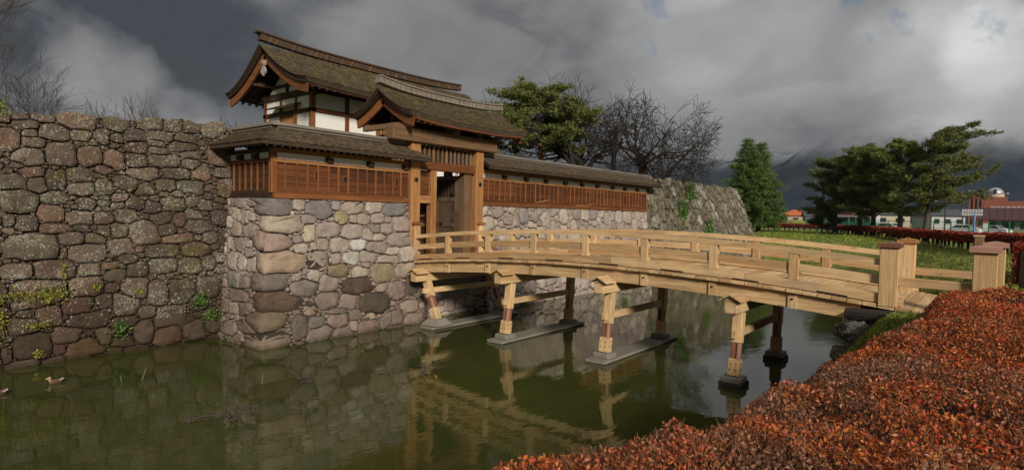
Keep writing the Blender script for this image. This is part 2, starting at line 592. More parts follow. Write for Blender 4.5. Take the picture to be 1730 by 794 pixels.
# ------------------------------------------------------------------ ground, water, hills
SEED_LEFT=[(325,562,10,13),(354,568,18,13),(394,569,24,14),(462,569,39,20),(364,547,25,12),(331,507,20,28),(376,507,22,12),(415,537,29,20),(370,530,14,10),(465,534,19,13),(520,538,18,18),(364,473,30,21),(344,453,11,7),(427,485,29,27),(489,484,31,22),(373,438,24,13),(332,414,25,17),(380,410,19,19),(415,424,22,24),(462,436,29,16),(465,404,28,14),(514,455,18,12),(513,411,20,16),(546,569,25,18),(621,581,31,17),(681,584,21,17),(731,589,22,19),(781,590,28,23),(536,537,24,13),(585,548,26,16),(647,554,34,15),(715,555,30,12),(708,528,38,16),(640,512,25,10),(592,517,26,15),(638,534,20,9),(723,512,25,14),(534,478,26,24),(588,482,26,19),(655,488,39,18),(724,484,25,16),(602,451,33,16),(682,456,32,14),(747,464,21,21),(562,423,29,17),(655,421,22,15),(722,421,34,17),(606,409,21,14),(345,369,34,28),(412,381,26,15),(404,343,25,19),(456,335,25,15),(510,333,18,17),(327,329,10,13),(357,321,21,19),(407,308,25,12),(364,268,53,29),(441,284,25,15),(489,283,21,12),(471,248,41,23),(514,302,19,16),(336,213,30,17),(406,212,39,23),(425,250,7,14),(477,207,23,16),(559,339,21,19),(598,295,34,31),(642,334,28,15),(687,333,16,17),(650,302,20,15),(535,303,25,18),(546,263,28,19),(639,248,41,18),(721,248,31,19),(581,370,20,13),(622,363,20,15),(672,372,27,20),(640,210,34,18),(709,206,31,20),(734,313,30,17),(580,204,24,20),(524,210,26,15),(680,280,35,12),(756,212,20,16),(560,228,19,13),(374,161,54,30),(468,169,36,25),(526,200,26,24),(447,126,31,20),(549,117,30,27),(470,87,43,16),(394,106,23,22),(344,89,29,18),(360,42,36,28),(422,57,29,18),(459,22,39,22),(501,41,16,19),(585,44,24,27),(645,24,33,23),(711,31,31,24),(761,50,24,29),(652,75,40,26),(409,27,12,11),(523,4,17,12),(566,2,28,9),(338,5,30,9),(398,2,20,8),(315,26,8,17),(750,143,29,29),(684,138,36,33),(625,138,26,31),(572,155,28,27),(723,104,25,19),(548,73,31,13),(597,92,21,14),(504,130,16,14),(540,25,27,15)]
SEED_BASE=[(-2,370,72,29),(33,326,73,28),(-1,278,72,28),(44,224,86,32),(-2,171,70,27),(29,118,83,32),(-9,71,83,28),(-12,17,103,22),(89,378,18,16),(153,366,42,25),(209,378,15,14),(270,372,43,18),(347,374,32,18),(428,370,45,21),(231,343,23,22),(270,340,14,14),(311,338,25,17),(362,344,25,19),(454,324,34,26),(405,339,13,10),(185,309,43,21),(271,303,38,24),(352,311,22,15),(401,309,25,19),(324,293,22,18),(374,283,24,13),(453,276,52,24),(225,262,30,23),(294,263,30,18),(359,252,41,19),(426,239,25,13),(485,227,34,27),(169,266,22,17),(141,262,11,12),(126,299,20,26),(90,283,16,11),(99,254,25,17),(120,339,25,15),(152,225,35,26),(215,224,20,18),(270,223,29,20),(333,226,31,18),(412,213,43,14),(387,174,49,32),(482,176,46,26),(325,199,15,10),(306,181,33,17),(226,188,37,21),(196,156,31,24),(299,141,56,25),(387,127,20,14),(449,112,41,27),(514,126,31,29),(145,179,18,17),(114,146,45,24),(192,108,39,22),(263,97,29,22),(359,82,60,32),(137,87,24,18),(110,44,23,32),(161,49,25,17),(231,48,36,18),(290,57,22,16),(174,18,39,23),(251,9,36,14),(285,24,16,16),(339,16,38,19),(409,25,22,25),(452,29,26,24),(525,16,41,19),(503,56,44,19),(436,-1,31,9),(345,47,24,12),(232,73,27,8),(-229,381,16,10),(-189,382,25,10),(-151,378,26,14),(-92,382,36,11),(-182,349,33,18),(-222,356,18,12),(-123,339,27,20),(-84,343,18,11),(-214,327,25,17),(-169,306,27,22),(-89,304,40,20),(-248,307,24,17),(-202,265,17,18),(-144,264,30,20),(-88,243,21,14),(-91,268,19,10),(-240,253,23,21),(-179,218,34,25),(-125,218,31,22),(-72,213,28,21),(-167,166,40,23),(-102,164,26,16),(-137,125,56,16),(-152,90,25,14),(-90,94,35,19),(-169,33,36,20),(-84,46,43,18),(-204,90,26,19),(-116,14,35,11)]



def poly_dist(px, py, poly):
    """signed distance to a polygon, negative inside"""
    d = np.full(px.shape, 1e9)
    ins = np.zeros(px.shape, bool)
    n = len(poly)
    for i in range(n):
        (x0, y0), (x1, y1) = poly[i], poly[(i + 1) % n]
        dx, dy = x1 - x0, y1 - y0
        t = np.clip(((px - x0) * dx + (py - y0) * dy) / (dx * dx + dy * dy), 0, 1)
        d = np.minimum(d, np.hypot(px - x0 - t * dx, py - y0 - t * dy))
        c = ((y0 > py) != (y1 > py)) & (px < (x1 - x0) * (py - y0) / (y1 - y0 + 1e-12) + x0)
        ins ^= c
    return np.where(ins, -d, d)


MOAT = [(-90, 2.15), (10, 2.15), (20, 2.2), (32, 2.6), (43, 4.2), (51, 8), (55, 14), (55, 60), (-90, 60)]


def vnoise(x, y, s, seed=0):
    """cheap smooth value noise, vectorised"""
    x, y = x * s + seed * 17.3, y * s + seed * 5.1
    xi, yi = np.floor(x).astype(int), np.floor(y).astype(int)
    xf, yf = x - xi, y - yi
    xf, yf = xf * xf * (3 - 2 * xf), yf * yf * (3 - 2 * yf)

    def h(a, b):
        q = (a * 374761393 + b * 668265263 + seed * 1442695) & 0x7fffffff
        q = ((q ^ (q >> 13)) * 1274126177) & 0x7fffffff
        return (q ^ (q >> 16)) % 10007 / 10007.0
    return (h(xi, yi) * (1 - xf) + h(xi + 1, yi) * xf) * (1 - yf) + (h(xi, yi + 1) * (1 - xf) + h(xi + 1, yi + 1) * xf) * yf


def ground_z(x, y):
    x, y = np.asarray(x, float), np.asarray(y, float)
    d = poly_dist(x, y, MOAT)
    w = np.clip((x - 14) / 24, 0, 1) * 4.5 + 1.0
    t = np.clip(d / w, 0, 1)
    up = 1.92 * (1 - (1 - t) ** 2)
    bump = (vnoise(x, y, .8, 1) - .5) * .10 + (vnoise(x, y, 2.3, 2) - .5) * .06
    z = np.where(d > 0, up + bump * np.clip(d, 0, 1) * np.clip((x - 17) / 4, 0, 1), np.maximum(d * .8, -1.2))
    return z


def grid_mesh(name, xs, ys, zf, mat, smooth=True):
    X, Y = np.meshgrid(xs, ys)
    Z = zf(X, Y)
    nx, ny = len(xs), len(ys)
    i = np.arange(nx * ny).reshape(ny, nx)
    F = np.stack([i[:-1, :-1], i[:-1, 1:], i[1:, 1:], i[1:, :-1]], -1).reshape(-1, 4)
    return link(name, fast_mesh(name, np.stack([X, Y, Z], -1), F, smooth), mat)


def ground_material():
    m, T, b = new_mat('ground_soil')
    pos = T.new('ShaderNodeNewGeometry').outputs['Position']
    n = T.noise(pos, .35, 5, .6)
    n2 = T.noise(pos, 6, 6, .7)
    c = T.ramp(T.math('MULTIPLY_ADD', T.math('SUBTRACT', n2, .5), .6, n), [(.3, (.085, .11, .018)), (.5, (.17, .19, .03)), (.68, (.27, .24, .06))])
    T.l.new(c, b.inputs['Base Color'])
    b.inputs['Roughness'].default_value = 1
    bp = T.new('ShaderNodeBump', i_Strength=.7, i_Distance=.1)
    T.l.new(n2, bp.inputs['Height'])
    T.l.new(bp.outputs[0], b.inputs['Normal'])


def water_material():
    m, T, b = new_mat('moat_water')
    pos = T.new('ShaderNodeNewGeometry').outputs['Position']
    c = T.ramp(T.noise(pos, .35, 4, .6), [(.3, (.033, .040, .009)), (.7, (.050, .055, .014))])
    T.l.new(c, b.inputs['Base Color'])
    b.inputs['Roughness'].default_value = .02
    b.inputs['IOR'].default_value = 1.42
    b.inputs['Specular IOR Level'].default_value = .5
    rot = T.new('ShaderNodeMapping')
    T.l.new(pos, rot.inputs[0])
    rot.inputs['Rotation'].default_value = (0, 0, math.radians(35))
    rot.inputs['Scale'].default_value = (1, 2.4, 1)
    # wind ruffles the surface in patches
    patch = T.smooth(T.noise(pos, .16, 3, .5), .46, .66)
    h1 = T.noise(rot.outputs[0], 1.6, 3, .5)
    h2 = T.noise(rot.outputs[0], 7.5, 3, .55)
    h = T.math('ADD', T.math('MULTIPLY', h1, .55), T.math('MULTIPLY', T.math('MULTIPLY', h2, .30), T.math('MULTIPLY_ADD', patch, .9, .12)))
    bp = T.new('ShaderNodeBump', i_Strength=.055, i_Distance=.12)
    T.l.new(h, bp.inputs['Height'])
    T.l.new(bp.outputs[0], b.inputs['Normal'])


def hill_material():
    m, T, b = new_mat('hill_forest')
    pos = T.new('ShaderNodeNewGeometry').outputs['Position']
    n = T.noise(pos, .012, 6, .65)
    n2 = T.noise(pos, .06, 5, .7)
    sep = T.new('ShaderNodeSeparateXYZ')
    T.l.new(pos, sep.inputs[0])
    f = T.math('MULTIPLY_ADD', T.math('SUBTRACT', n2, .5), .7, n)
    c = T.ramp(f, [(.3, (.010, .020, .032)), (.5, (.020, .032, .046)), (.7, (.050, .050, .052))])
    T.l.new(c, b.inputs['Base Color'])
    b.inputs['Roughness'].default_value = 1
    b.inputs['Specular IOR Level'].default_value = 0
    # summits fade to transparent, in place of low cloud standing before them
    zz = T.math('ADD', sep.outputs[2], T.math('MULTIPLY', T.math('SUBTRACT', T.noise(pos, .0055, 6, .6), .5), 150.0))
    fade = T.math('MAXIMUM', T.smooth(zz, 135, 225), T.smooth(sep.outputs[2], 190, 235))
    tr = T.new('ShaderNodeBsdfTransparent')
    ms = T.new('ShaderNodeMixShader')
    T.l.new(fade, ms.inputs[0])
    T.l.new(b.outputs[0], ms.inputs[1])
    T.l.new(tr.outputs[0], ms.inputs[2])
    T.l.new(ms.outputs[0], T.n['Material Output'].inputs[0])


ground_material()
water_material()
hill_material()


def spaced(a, b, fine0, fine1, step, coarse):
    s = [*np.arange(fine0, fine1 + 1e-6, step)]
    g, x = step, fine0
    lo = []
    while x > a:
        g = min(g * 1.35, coarse)
        x -= g
        lo.append(x)
    g, x = step, fine1
    hi = []
    while x < b:
        g = min(g * 1.35, coarse)
        x += g
        hi.append(x)
    return np.array(lo[::-1] + s + hi)


ground = grid_mesh('ground', spaced(-2500, 4200, -4, 110, .6, 150), spaced(-3500, 3500, -6, 34, .4, 150), ground_z, MATS['ground_soil'])
tag(ground, 'grassy bank and flat ground round the moat', None, None, 'structure')
wm = MB().add([(-90, -1, 0), (62, -1, 0), (62, 62, 0), (-90, 62, 0)], [(0, 1, 2, 3)]).build('moat_water', MATS['moat_water'])
tag(wm, 'still green moat water reflecting walls and bridge', None, None, 'structure')


def hill_z(x, y):
    dd = np.clip((x - 1250 - 150 * np.sin(y / 420)) / 620, 0, 1)
    ridge = 250 + 90 * np.sin(y / 310 + 1.2) + 60 * np.sin(y / 130)
    n = (vnoise(x, y, 1 / 260, 3) - .5) * 130 + (vnoise(x, y, 1 / 90, 4) - .5) * 50 + (vnoise(x, y, 1 / 30, 5) - .5) * 16
    return np.minimum(1.0 + dd * dd * (3 - 2 * dd) * (ridge + n), 248.0)


hl = grid_mesh('hills', np.arange(1150, 2700, 16.0), np.arange(-1500, 2600, 18.0), hill_z, MATS['hill_forest'])
tag(hl, 'wooded hills fading up into low grey cloud', None, None, 'structure')

# inner ground of the castle behind the walls
mb = MB().box(8.6, 30.6, 15.15, 60, -1.5, 2.08)
o = mb.build('courtyard_ground', plain('court_gravel', (.23, .20, .16), .95, var=.25, scale=9, bump=.5))
tag(o, 'gravel court behind the gate', None, None, 'structure')
mb = MB().box(-90, 8.5, 17.75, 60, -1.5, 5.62)
o = mb.build('rampart_ground', MATS['ground_soil'])
tag(o, 'earth rampart behind the old dark wall', None, None, 'structure')
mb = MB().box(30.62, 46.0, 15.6, 60, -1.5, 5.75)
o = mb.build('rampart_ground', MATS['ground_soil'])
tag(o, 'earth rampart behind the mossy wall beyond the fence', None, None, 'structure')


# ------------------------------------------------------------------ stone walls
def stone_cells(seeds, rays=18, grow=1.7, lean=0.0):
    S = np.array(seeds, float)
    n = len(S)
    ts = np.linspace(.3, grow, 34)
    outs = []
    # a little rotation per stone keeps the courses from looking ruled
    rot = rng.normal(0, .10, n) + lean
    pw = rng.uniform(2.6, 5.5, n)

    def norm_d(P, j):
        c, s = math.cos(rot[j]), math.sin(rot[j])
        du, dv = P[..., 0] - S[j, 0], P[..., 1] - S[j, 1]
        a, b = (c * du + s * dv) / S[j, 2], (-s * du + c * dv) / S[j, 3]
        return (np.abs(a) ** pw[j] + np.abs(b) ** pw[j]) ** (1 / pw[j])
    for i in range(n):
        c, s = math.cos(rot[i]), math.sin(rot[i])
        th = (np.arange(rays) + rng.uniform(-.38, .38, rays)) / rays * 2 * math.pi      # uneven spacing gives broken, angular outlines
        # rays spread by the stone's own proportions, so corners get points too
        ca, sa = np.cos(th), np.sin(th)
        r = 1 / (np.abs(ca) ** pw[i] + np.abs(sa) ** pw[i]) ** (1 / pw[i])
        a, b = ca * r * S[i, 2], sa * r * S[i, 3]
        dirs = np.stack([c * a - s * b, s * a + c * b], -1)
        lim = ts[None, :] * (1 + rng.uniform(-.06, .06, rays))[:, None]
        P = S[i, :2] + dirs[:, None, :] * lim[..., None]
        near = np.where((np.abs(S[:, 0] - S[i, 0]) < (S[:, 2] + S[i, 2]) * 1.5) & (np.abs(S[:, 1] - S[i, 1]) < (S[:, 3] + S[i, 3]) * 1.5))[0]
        ok = np.ones(P.shape[:2], bool)
        di = norm_d(P, i)
        for j in near:
            if j != i:
                ok &= norm_d(P, j) > di
        first = np.where(ok.all(1), len(ts) - 1, np.argmax(~ok, 1) - 1).clip(0)
        t = lim[np.arange(rays), first]
        t = np.minimum(t, 1.12 * np.maximum(np.roll(t, 1), np.roll(t, -1)))
        t = np.minimum(t, 1.25 * np.minimum(np.roll(t, 1), np.roll(t, -1)))       # no splinters running between the neighbours
        t = t * (1 - np.abs(rng.normal(0, .018, rays)))
        outs.append((S[i, :2].copy(), S[i, :2] + dirs * t[:, None]))
    return outs


def fill_seeds(seeds, u0, u1, v0, v1, sizes, tries, aspect=(1.15, 1.7), inside=None):
    """drop further stones into the gaps, large ones first"""
    S = [tuple(s) for s in seeds]
    A = np.array(S, float).reshape(-1, 4)
    for size, n in zip(sizes, tries):
        U, V = rng.uniform(u0, u1, n), rng.uniform(v0, v1, n)
        for u, v in zip(U, V):
            if inside and not inside(u, v):
                continue
            sz = size * rng.uniform(.75, 1.25)
            asp = rng.uniform(*aspect)
            a, b = sz * math.sqrt(asp), sz / math.sqrt(asp)
            if len(A):
                du, dv = np.abs(A[:, 0] - u) / (A[:, 2] + a), np.abs(A[:, 1] - v) / (A[:, 3] + b)
                if ((du ** 3 + dv ** 3) < .93).any():
                    continue
            S.append((u, v, a, b))
            A = np.vstack([A, [[u, v, a, b]]])
    return S


def chinks(cells, inside, u0, u1, v0, v1, cell=.018, rmin=.02):
    """small stones for whatever the outlines leave open"""
    us, vs = np.arange(u0, u1, cell), np.arange(v0, v1, cell)
    free = np.ones((len(vs), len(us)), bool)
    for c, P in cells:
        r = np.hypot(P[:, 0] - c[0], P[:, 1] - c[1])
        a = np.arctan2(P[:, 1] - c[1], P[:, 0] - c[0])
        o = np.argsort(a)
        R = r.max()
        i0, i1 = np.searchsorted(us, (c[0] - R, c[0] + R))
        j0, j1 = np.searchsorted(vs, (c[1] - R, c[1] + R))
        if i1 <= i0 or j1 <= j0:
            continue
        U, V = np.meshgrid(us[i0:i1] - c[0], vs[j0:j1] - c[1])
        lim = np.interp(np.arctan2(V, U), a[o], r[o], period=2 * math.pi)
        free[j0:j1, i0:i1] &= np.hypot(U, V) > lim
    dist = np.zeros(free.shape)
    er = free.copy()
    for k in range(7):
        dist += er
        e2 = er.copy()
        e2[1:] &= er[:-1]
        e2[:-1] &= er[1:]
        e2[:, 1:] &= er[:, :-1]
        e2[:, :-1] &= er[:, 1:]
        er = e2
    out = []
    jj, ii = np.where(dist >= 2)
    order = np.argsort(-dist[jj, ii] + rng.uniform(0, .5, len(jj)))
    taken = np.zeros(free.shape, bool)
    for q in order:
        j, i = jj[q], ii[q]
        if taken[j, i]:
            continue
        d = int(dist[j, i])
        rad = d * cell * 1.05
        w = int(d * 1.7)
        taken[max(0, j - w):j + w + 1, max(0, i - w):i + w + 1] = True
        if rad < rmin or (inside and not inside(us[i], vs[j])):
            continue
        n = 8
        th = (np.arange(n) + rng.uniform(-.3, .3, n)) / n * 2 * math.pi
        rr = rad * rng.uniform(.8, 1.25, n)
        c = np.array([us[i], vs[j]])
        out.append((c, c + np.stack([np.cos(th) * rr * 1.15, np.sin(th) * rr], -1), rad))
    return out


def lay_stones(root, seeds, fmap, mat, palette, clip=None, corner=False, keep=295, gap=.005, bulge=1.0, colours=None, rays=22, lean=0.0, inside=None):
    cells = stone_cells(seeds, rays, 1.7, lean)
    A = np.array(seeds)
    extra = chinks(cells, inside, A[:, 0].min(), A[:, 0].max(), A[:, 1].min(), A[:, 1].max())
    cells = cells + [(c, P) for c, P, r in extra]
    seeds = list(seeds) + [(c[0], c[1], r, r) for c, P, r in extra]
    order = np.argsort([-s[2] * s[3] for s in seeds])
    rest = MB()
    for rank, i in enumerate(order):
        c, out = cells[i]
        c = Vector((c[0], c[1]))
        P = [Vector(q) for q in out]
        if clip:
            P = [Vector(clip(q.x, q.y)) for q in P]
            c = sum(P, Vector((0, 0))) / len(P)
        P = [q - (q - c).normalized() * gap if (q - c).length > gap * 2 else q for q in P]
        cross = corner and min(q.x for q in P) < -.02 and max(q.x for q in P) > .02
        if cross:
            Q = []
            for a, b in zip(P, P[1:] + P[:1]):
                Q.append(a)
                if (a.x < 0) != (b.x < 0):
                    t = a.x / (a.x - b.x)
                    Q.append(Vector((0, a.y + (b.y - a.y) * t)))
            P = Q
            c = Vector((0, c.y))
        n = len(P)
        e0 = rng.normal(.0, .016)
        size = min(seeds[i][2], seeds[i][3])
        bl = bulge * min(.042, .02 + .085 * size) * rng.uniform(.5, 1.3)
        tx, ty = rng.normal(0, .10, 2)
        if cross:
            tx = 0.0
        vs = [fmap(q.x, q.y, -.16) for q in P]
        vs += [fmap(q.x, q.y, e0 - .012 + rng.normal(0, .006)) for q in P]
        for k, hgt in ((1 - min(.11, .014 / max(size, .05)), .85), (.60, .96)):
            for q in P:
                d = q - c
                jit = rng.normal(0, .007 + .03 * min(size, .3))
                vs.append(fmap(c.x + d.x * k, c.y + d.y * k, e0 + bl * hgt + (d.x * tx + d.y * ty) * k * .5 + jit))
        vs.append(fmap(c.x, c.y, e0 + bl))
        fs = []
        for r in range(3):
            for q in range(n):
                w = (q + 1) % n
                fs.append((r * n + q, r * n + w, r * n + n + w, r * n + n + q))
        fs += [(3 * n + q, 3 * n + (q + 1) % n, 4 * n) for q in range(n)]
        if rank < keep:
            ctr = Vector(fmap(c.x, c.y, 0))
            col = palette[rng.integers(len(palette))]
            if colours and i in colours:
                col = colours[i]
            kk = rng.uniform(.82, 1.18)
            so = MB().add(vs, fs).build('stone', mat, root, False, ctr, tuple(min(1, q * kk) for q in col))
            so.data.polygons.foreach_set('use_smooth', [j >= 2 * n for j in range(len(fs))])
        else:
            rest.add(vs, fs)
    if rest.v:
        o = rest.build('small_stones', mat, root, True, None, palette[0])
        tag(o, 'small chinking stones packed between the large ones', None, None, 'stuff')


K = .113
# --- the old dark wall on the left
PAL_OLD = [(.080, .057, .040), (.094, .067, .048), (.066, .045, .034), (.112, .080, .058), (.088, .070, .048), (.12, .09, .066), (.096, .058, .042), (.135, .082, .055)]
w = thing('stone_wall', (3, 16.7, 0), 'tall dark old stone wall speckled with white lichen, left of the gate', 'stone wall')
w['kind'] = 'thing'
seeds = [tuple(q / 100 for q in s) for s in SEED_LEFT]


def top_left(u):
    return 5.72 + .085 * (u - 3.2) + .05 * math.sin(u * 3.1) + .04 * math.sin(u * 7.3)


seeds = fill_seeds(seeds, -1.5, 8.5, -.45, 5.75, (.27, .19, .13, .085, .055), (700, 900, 1500, 3500, 5000), inside=lambda u, v: v < top_left(u) - .03)


def clip_left(u, v):
    return (min(u, 8.46), min(max(v, -.6), top_left(u)))


lay_stones(w, seeds, lambda u, v, o: (u, 16.76 + K * v - o, v), MATS['stone_old'], PAL_OLD, clip_left, bulge=1.15, inside=lambda u, v: v < top_left(u) - .05)
m = MB()
m.add([(-40, 16.76 + .075 - K, -1), (8.48, 16.76 + .075 - K, -1), (8.48, 16.76 + .075 + K * 5.6, 5.6), (-40, 16.76 + .075 + K * 5.6, 5.6), (-40, 18.4, 5.6), (8.48, 18.4, 5.6)], [(0, 1, 2, 3), (3, 2, 5, 4)])
m.add([(8.48, 16.84 - K, -1), (8.48, 18.4, -1), (8.48, 18.4, 5.6), (8.48, 16.84 + K * 5.6, 5.6)], [(0, 1, 2, 3)])
m.build('wall_core', MATS['core_earth'], w)

# --- the lighter base under the corner fence
PAL_BASE = [(.31, .245, .20), (.35, .285, .24), (.28, .225, .195), (.32, .26, .205), (.25, .215, .195), (.38, .315, .26), (.295, .225, .19)]
w = thing('stone_wall', (9.5, 15.2, 0), 'pinkish grey stone base with big corner stones under the corner plank fence', 'stone wall')
w['kind'] = 'thing'
seeds = [tuple(q / 100 for q in s) for s in SEED_BASE]
NB = len(seeds)


def right_edge(v):
    return 13.64 - .15 * v - (7.79 + K * v)


def inside_base(u, v):
    return u < right_edge(v) - .03 and v < 3.93


def clip_base(u, v):
    v = min(max(v, -.5), 3.94)
    return (min(max(u, -3.1), right_edge(v)), v)


def map_base(u, v, o):
    cx, cy = 7.79 + K * v, 14.53 + K * v
    if v < .7:                                   # the foot of the wall kicks out a little
        cx -= (.7 - v) * .05
        cy -= (.7 - v) * .05
    if u > 1e-4:
        return (cx + u, cy - o, v)
    if u < -1e-4:
        return (cx - o, cy - u, v)
    return (cx - o, cy - o, v)


seeds = fill_seeds(seeds, -2.8, 5.8, -.4, 3.95, (.20, .13, .085, .055, .038), (400, 900, 2200, 5000, 6000), inside=inside_base)
CB = {0: (.20, .17, .155), 1: (.38, .31, .24), 2: (.32, .23, .185), 3: (.32, .235, .165), 4: (.20, .165, .145), 5: (.17, .12, .085), 6: (.21, .165, .115), 7: (.23, .185, .145),
      9: (.185, .165, .155), 13: (.165, .155, .15), 14: (.33, .26, .15), 28: (.44, .41, .37), 34: (.36, .30, .22), 40: (.36, .34, .29), 49: (.13, .09, .07), 57: (.12, .095, .075), 33: (.35, .29, .22),
      43: (.27, .21, .135), 47: (.27, .205, .13), 59: (.16, .14, .125), 52: (.13, .11, .10)}
lay_stones(w, seeds, map_base, MATS['stone_base'], PAL_BASE, clip_base, corner=True, colours=CB, bulge=1.0, inside=inside_base)
m = MB()
q = lambda u, v: map_base(u, v, -.06)
m.add([q(0, -1), q(right_edge(-1), -1), q(right_edge(0), 0), q(right_edge(1), 1), q(right_edge(3.9), 3.9), q(0, 3.9)], [(0, 1, 2, 3, 4, 5)])
m.add([q(0, -1), q(0, 3.9), q(-3, 3.9), q(-3, -1)], [(0, 1, 2, 3)])
c0, c1, c2, c3 = q(0, 3.9), q(right_edge(3.9), 3.9), (13.0, 18, 3.9), (8.3, 18, 3.9)
m.add([c0, c1, c2, c3], [(0, 1, 2, 3)])
m.add([q(right_edge(-1), -1), (13.7, 18, -1), (13.0, 18, 3.9), q(right_edge(3.9), 3.9)], [(0, 1, 2, 3)])
m.build('wall_core', MATS['core_earth'], w)

# --- the wall under the long fence, right of the gate
PAL_R = [(.33, .26, .22), (.36, .29, .25), (.30, .235, .20), (.38, .315, .24), (.27, .225, .205), (.40, .34, .27), (.31, .25, .20), (.34, .285, .255)]
w = thing('stone_wall', (23, 15, 0), 'light stone wall below the long plank fence behind the bridge', 'stone wall')
w['kind'] = 'thing'


def left_edge_r(v):
    return 16.72 - .0 * v


seeds = fill_seeds([], 16.75, 30.9, -.5, 3.95, (.27, .21, .15, .10, .06), (1500, 2600, 3500, 4500, 6000), aspect=(.85, 1.35), inside=lambda u, v: v < 3.93)
seeds += fill_seeds([], 13.3, 16.7, -.5, 1.75, (.24, .17, .11), (200, 400, 800), aspect=(.9, 1.5))
lay_stones(w, seeds, lambda u, v, o: (u, 14.55 + K * v - o + (.55 if u < 16.7 else 0), v), MATS['stone_right'], PAL_R, lambda u, v: (min(max(u, 16.7), 30.98) if u > 16.7 else u, min(v, 3.94)), bulge=.85, rays=18, gap=.008, inside=lambda u, v: u > 16.75 or v < 1.65)
m = MB()
y = lambda v: 14.55 + .06 + K * v
m.add([(16.72, y(-1), -1), (31, y(-1), -1), (31, y(3.9), 3.9), (16.72, y(3.9), 3.9), (31, 16.5, 3.9), (16.72, 16.5, 3.9), (16.72, 16.5, -1)], [(0, 1, 2, 3), (3, 2, 4, 5), (0, 3, 5, 6)])
m.add([(13.0, 15.18, -1), (16.72, 15.18, -1), (16.72, 15.32, 1.9), (13.0, 15.32, 1.9)], [(0, 1, 2, 3)])
m.build('wall_core', MATS['core_earth'], w)

# --- the leaning mossy wall beyond the fence
PAL_M = [(.12, .10, .07), (.15, .13, .09), (.18, .165, .12), (.09, .07, .05), (.26, .245, .20), (.17, .135, .085)]
w = thing('stone_wall', (39, 14.5, 0), 'rough mossy stone wall with a sloping end beyond the long fence', 'stone wall')
w['kind'] = 'thing'
KM = .30


def top_m(u):
    return 5.95 + .07 * math.sin(u * 1.7) + .05 * math.sin(u * 4.1)


def map_m(u, v, o):
    k = .113 + (KM - .113) * min(max((u - 30.6) / 9, 0), 1)      # the batter eases in from the straight wall beside it
    return (u, 15.2 - k * (6 - v) - o, v)


def clip_m(u, v):
    v = min(v, top_m(u))
    return (min(max(u, 30.62), 46.4 + KM * (6 - v)), v)


def skew(S, k):                                 # stones lean: shear the seed pattern
    return S


seeds = fill_seeds([], 30.7, 48.1, .2, 5.95, (.25, .19, .14, .09, .06), (1200, 2500, 4500, 6000, 6000), aspect=(.42, .8), inside=lambda u, v: u < 46.4 + KM * (6 - v) - .05)
lay_stones(w, seeds, lambda u, v, o: map_m(u, v, o), MATS['stone_mossy'], PAL_M, clip_m, bulge=2.2, rays=12, gap=.018, lean=.42, inside=lambda u, v: 30.7 < u < 46.3 + KM * (6 - v) and v < 5.85)
m = MB()
m.add([map_m(30.6, -1, -.06), map_m(39.6, -1, -.06), map_m(48.4, -1, -.06), map_m(46.35, 5.9, -.06), map_m(39.6, 5.9, -.06), map_m(30.6, 5.9, -.06), (46.3, 18, 5.9), (30.6, 18, 5.9), (48.4, 18, -1)],
      [(0, 1, 4, 5), (1, 2, 3, 4), (5, 4, 3, 6, 7), (2, 8, 6, 3)])
m.add([map_m(30.6, -1, -.06), map_m(30.6, 5.9, -.06), (30.6, 18, 5.9), (30.6, 18, -1)], [(0, 1, 2, 3)])
m.build('wall_core', MATS['core_earth'], w)

# ------------------------------------------------------------------ roofs
def shingle_field(S, nu, nv, lap=1.5, thick=.022, lift=.016, jit=.25, u0=0, u1=1, v0=0, v1=1):
    """rows of separate shingles on a surface S(u, v); v runs from the ridge down to the eave"""
    V, F = [], []
    du, dv = (u1 - u0) / nu, (v1 - v0) / nv
    for r in range(nv):
        a = v0 + r * dv
        b = min(a + dv * lap, v1 + dv * .25)
        off = rng.uniform(0, 1)
        for k in range(nu + 1):
            ua, ub = u0 + (k - off) * du, u0 + (k + 1 - off) * du
            ua, ub = max(ua, u0), min(ub, u1)
            if ub - ua < du * .15:
                continue
            g = (ub - ua) * .03
            bb = b + dv * rng.uniform(-jit, jit) * .5
            p = [Vector(S(ua + g, a)), Vector(S(ub - g, a)), Vector(S(ub - g, bb)), Vector(S(ua + g, bb))]
            n = (p[1] - p[0]).cross(p[3] - p[0])
            if n.z < 0:
                n = -n
            n.normalize()
            l0, l1 = .002, lift + rng.uniform(-.3, .6) * lift
            top = [p[0] + n * (l0 + thick * .3), p[1] + n * (l0 + thick * .3), p[2] + n * (l1 + thick), p[3] + n * (l1 + thick)]
            bot = [p[2] + n * l1 * .2, p[3] + n * l1 * .2]
            i = len(V)
            V += top + bot
            F += [(i, i + 1, i + 2, i + 3), (i + 3, i + 2, i + 4, i + 5), (i + 1, i + 4, i + 2, i + 2), (i, i + 3, i + 5, i + 5)]
    return V, F


def shingles(name, fields, mat, parent):
    V, F = [], []
    for v, f in fields:
        b = len(V)
        V += v
        F += [tuple(i + b for i in q) for q in f]
    m = MB()
    m.v = [tuple(p) for p in V]
    m.f = [tuple(dict.fromkeys(q)) for q in F]
    o = m.build(name, mat, parent)
    return tag(o, 'overlapping weathered shingles', None, None, 'stuff')


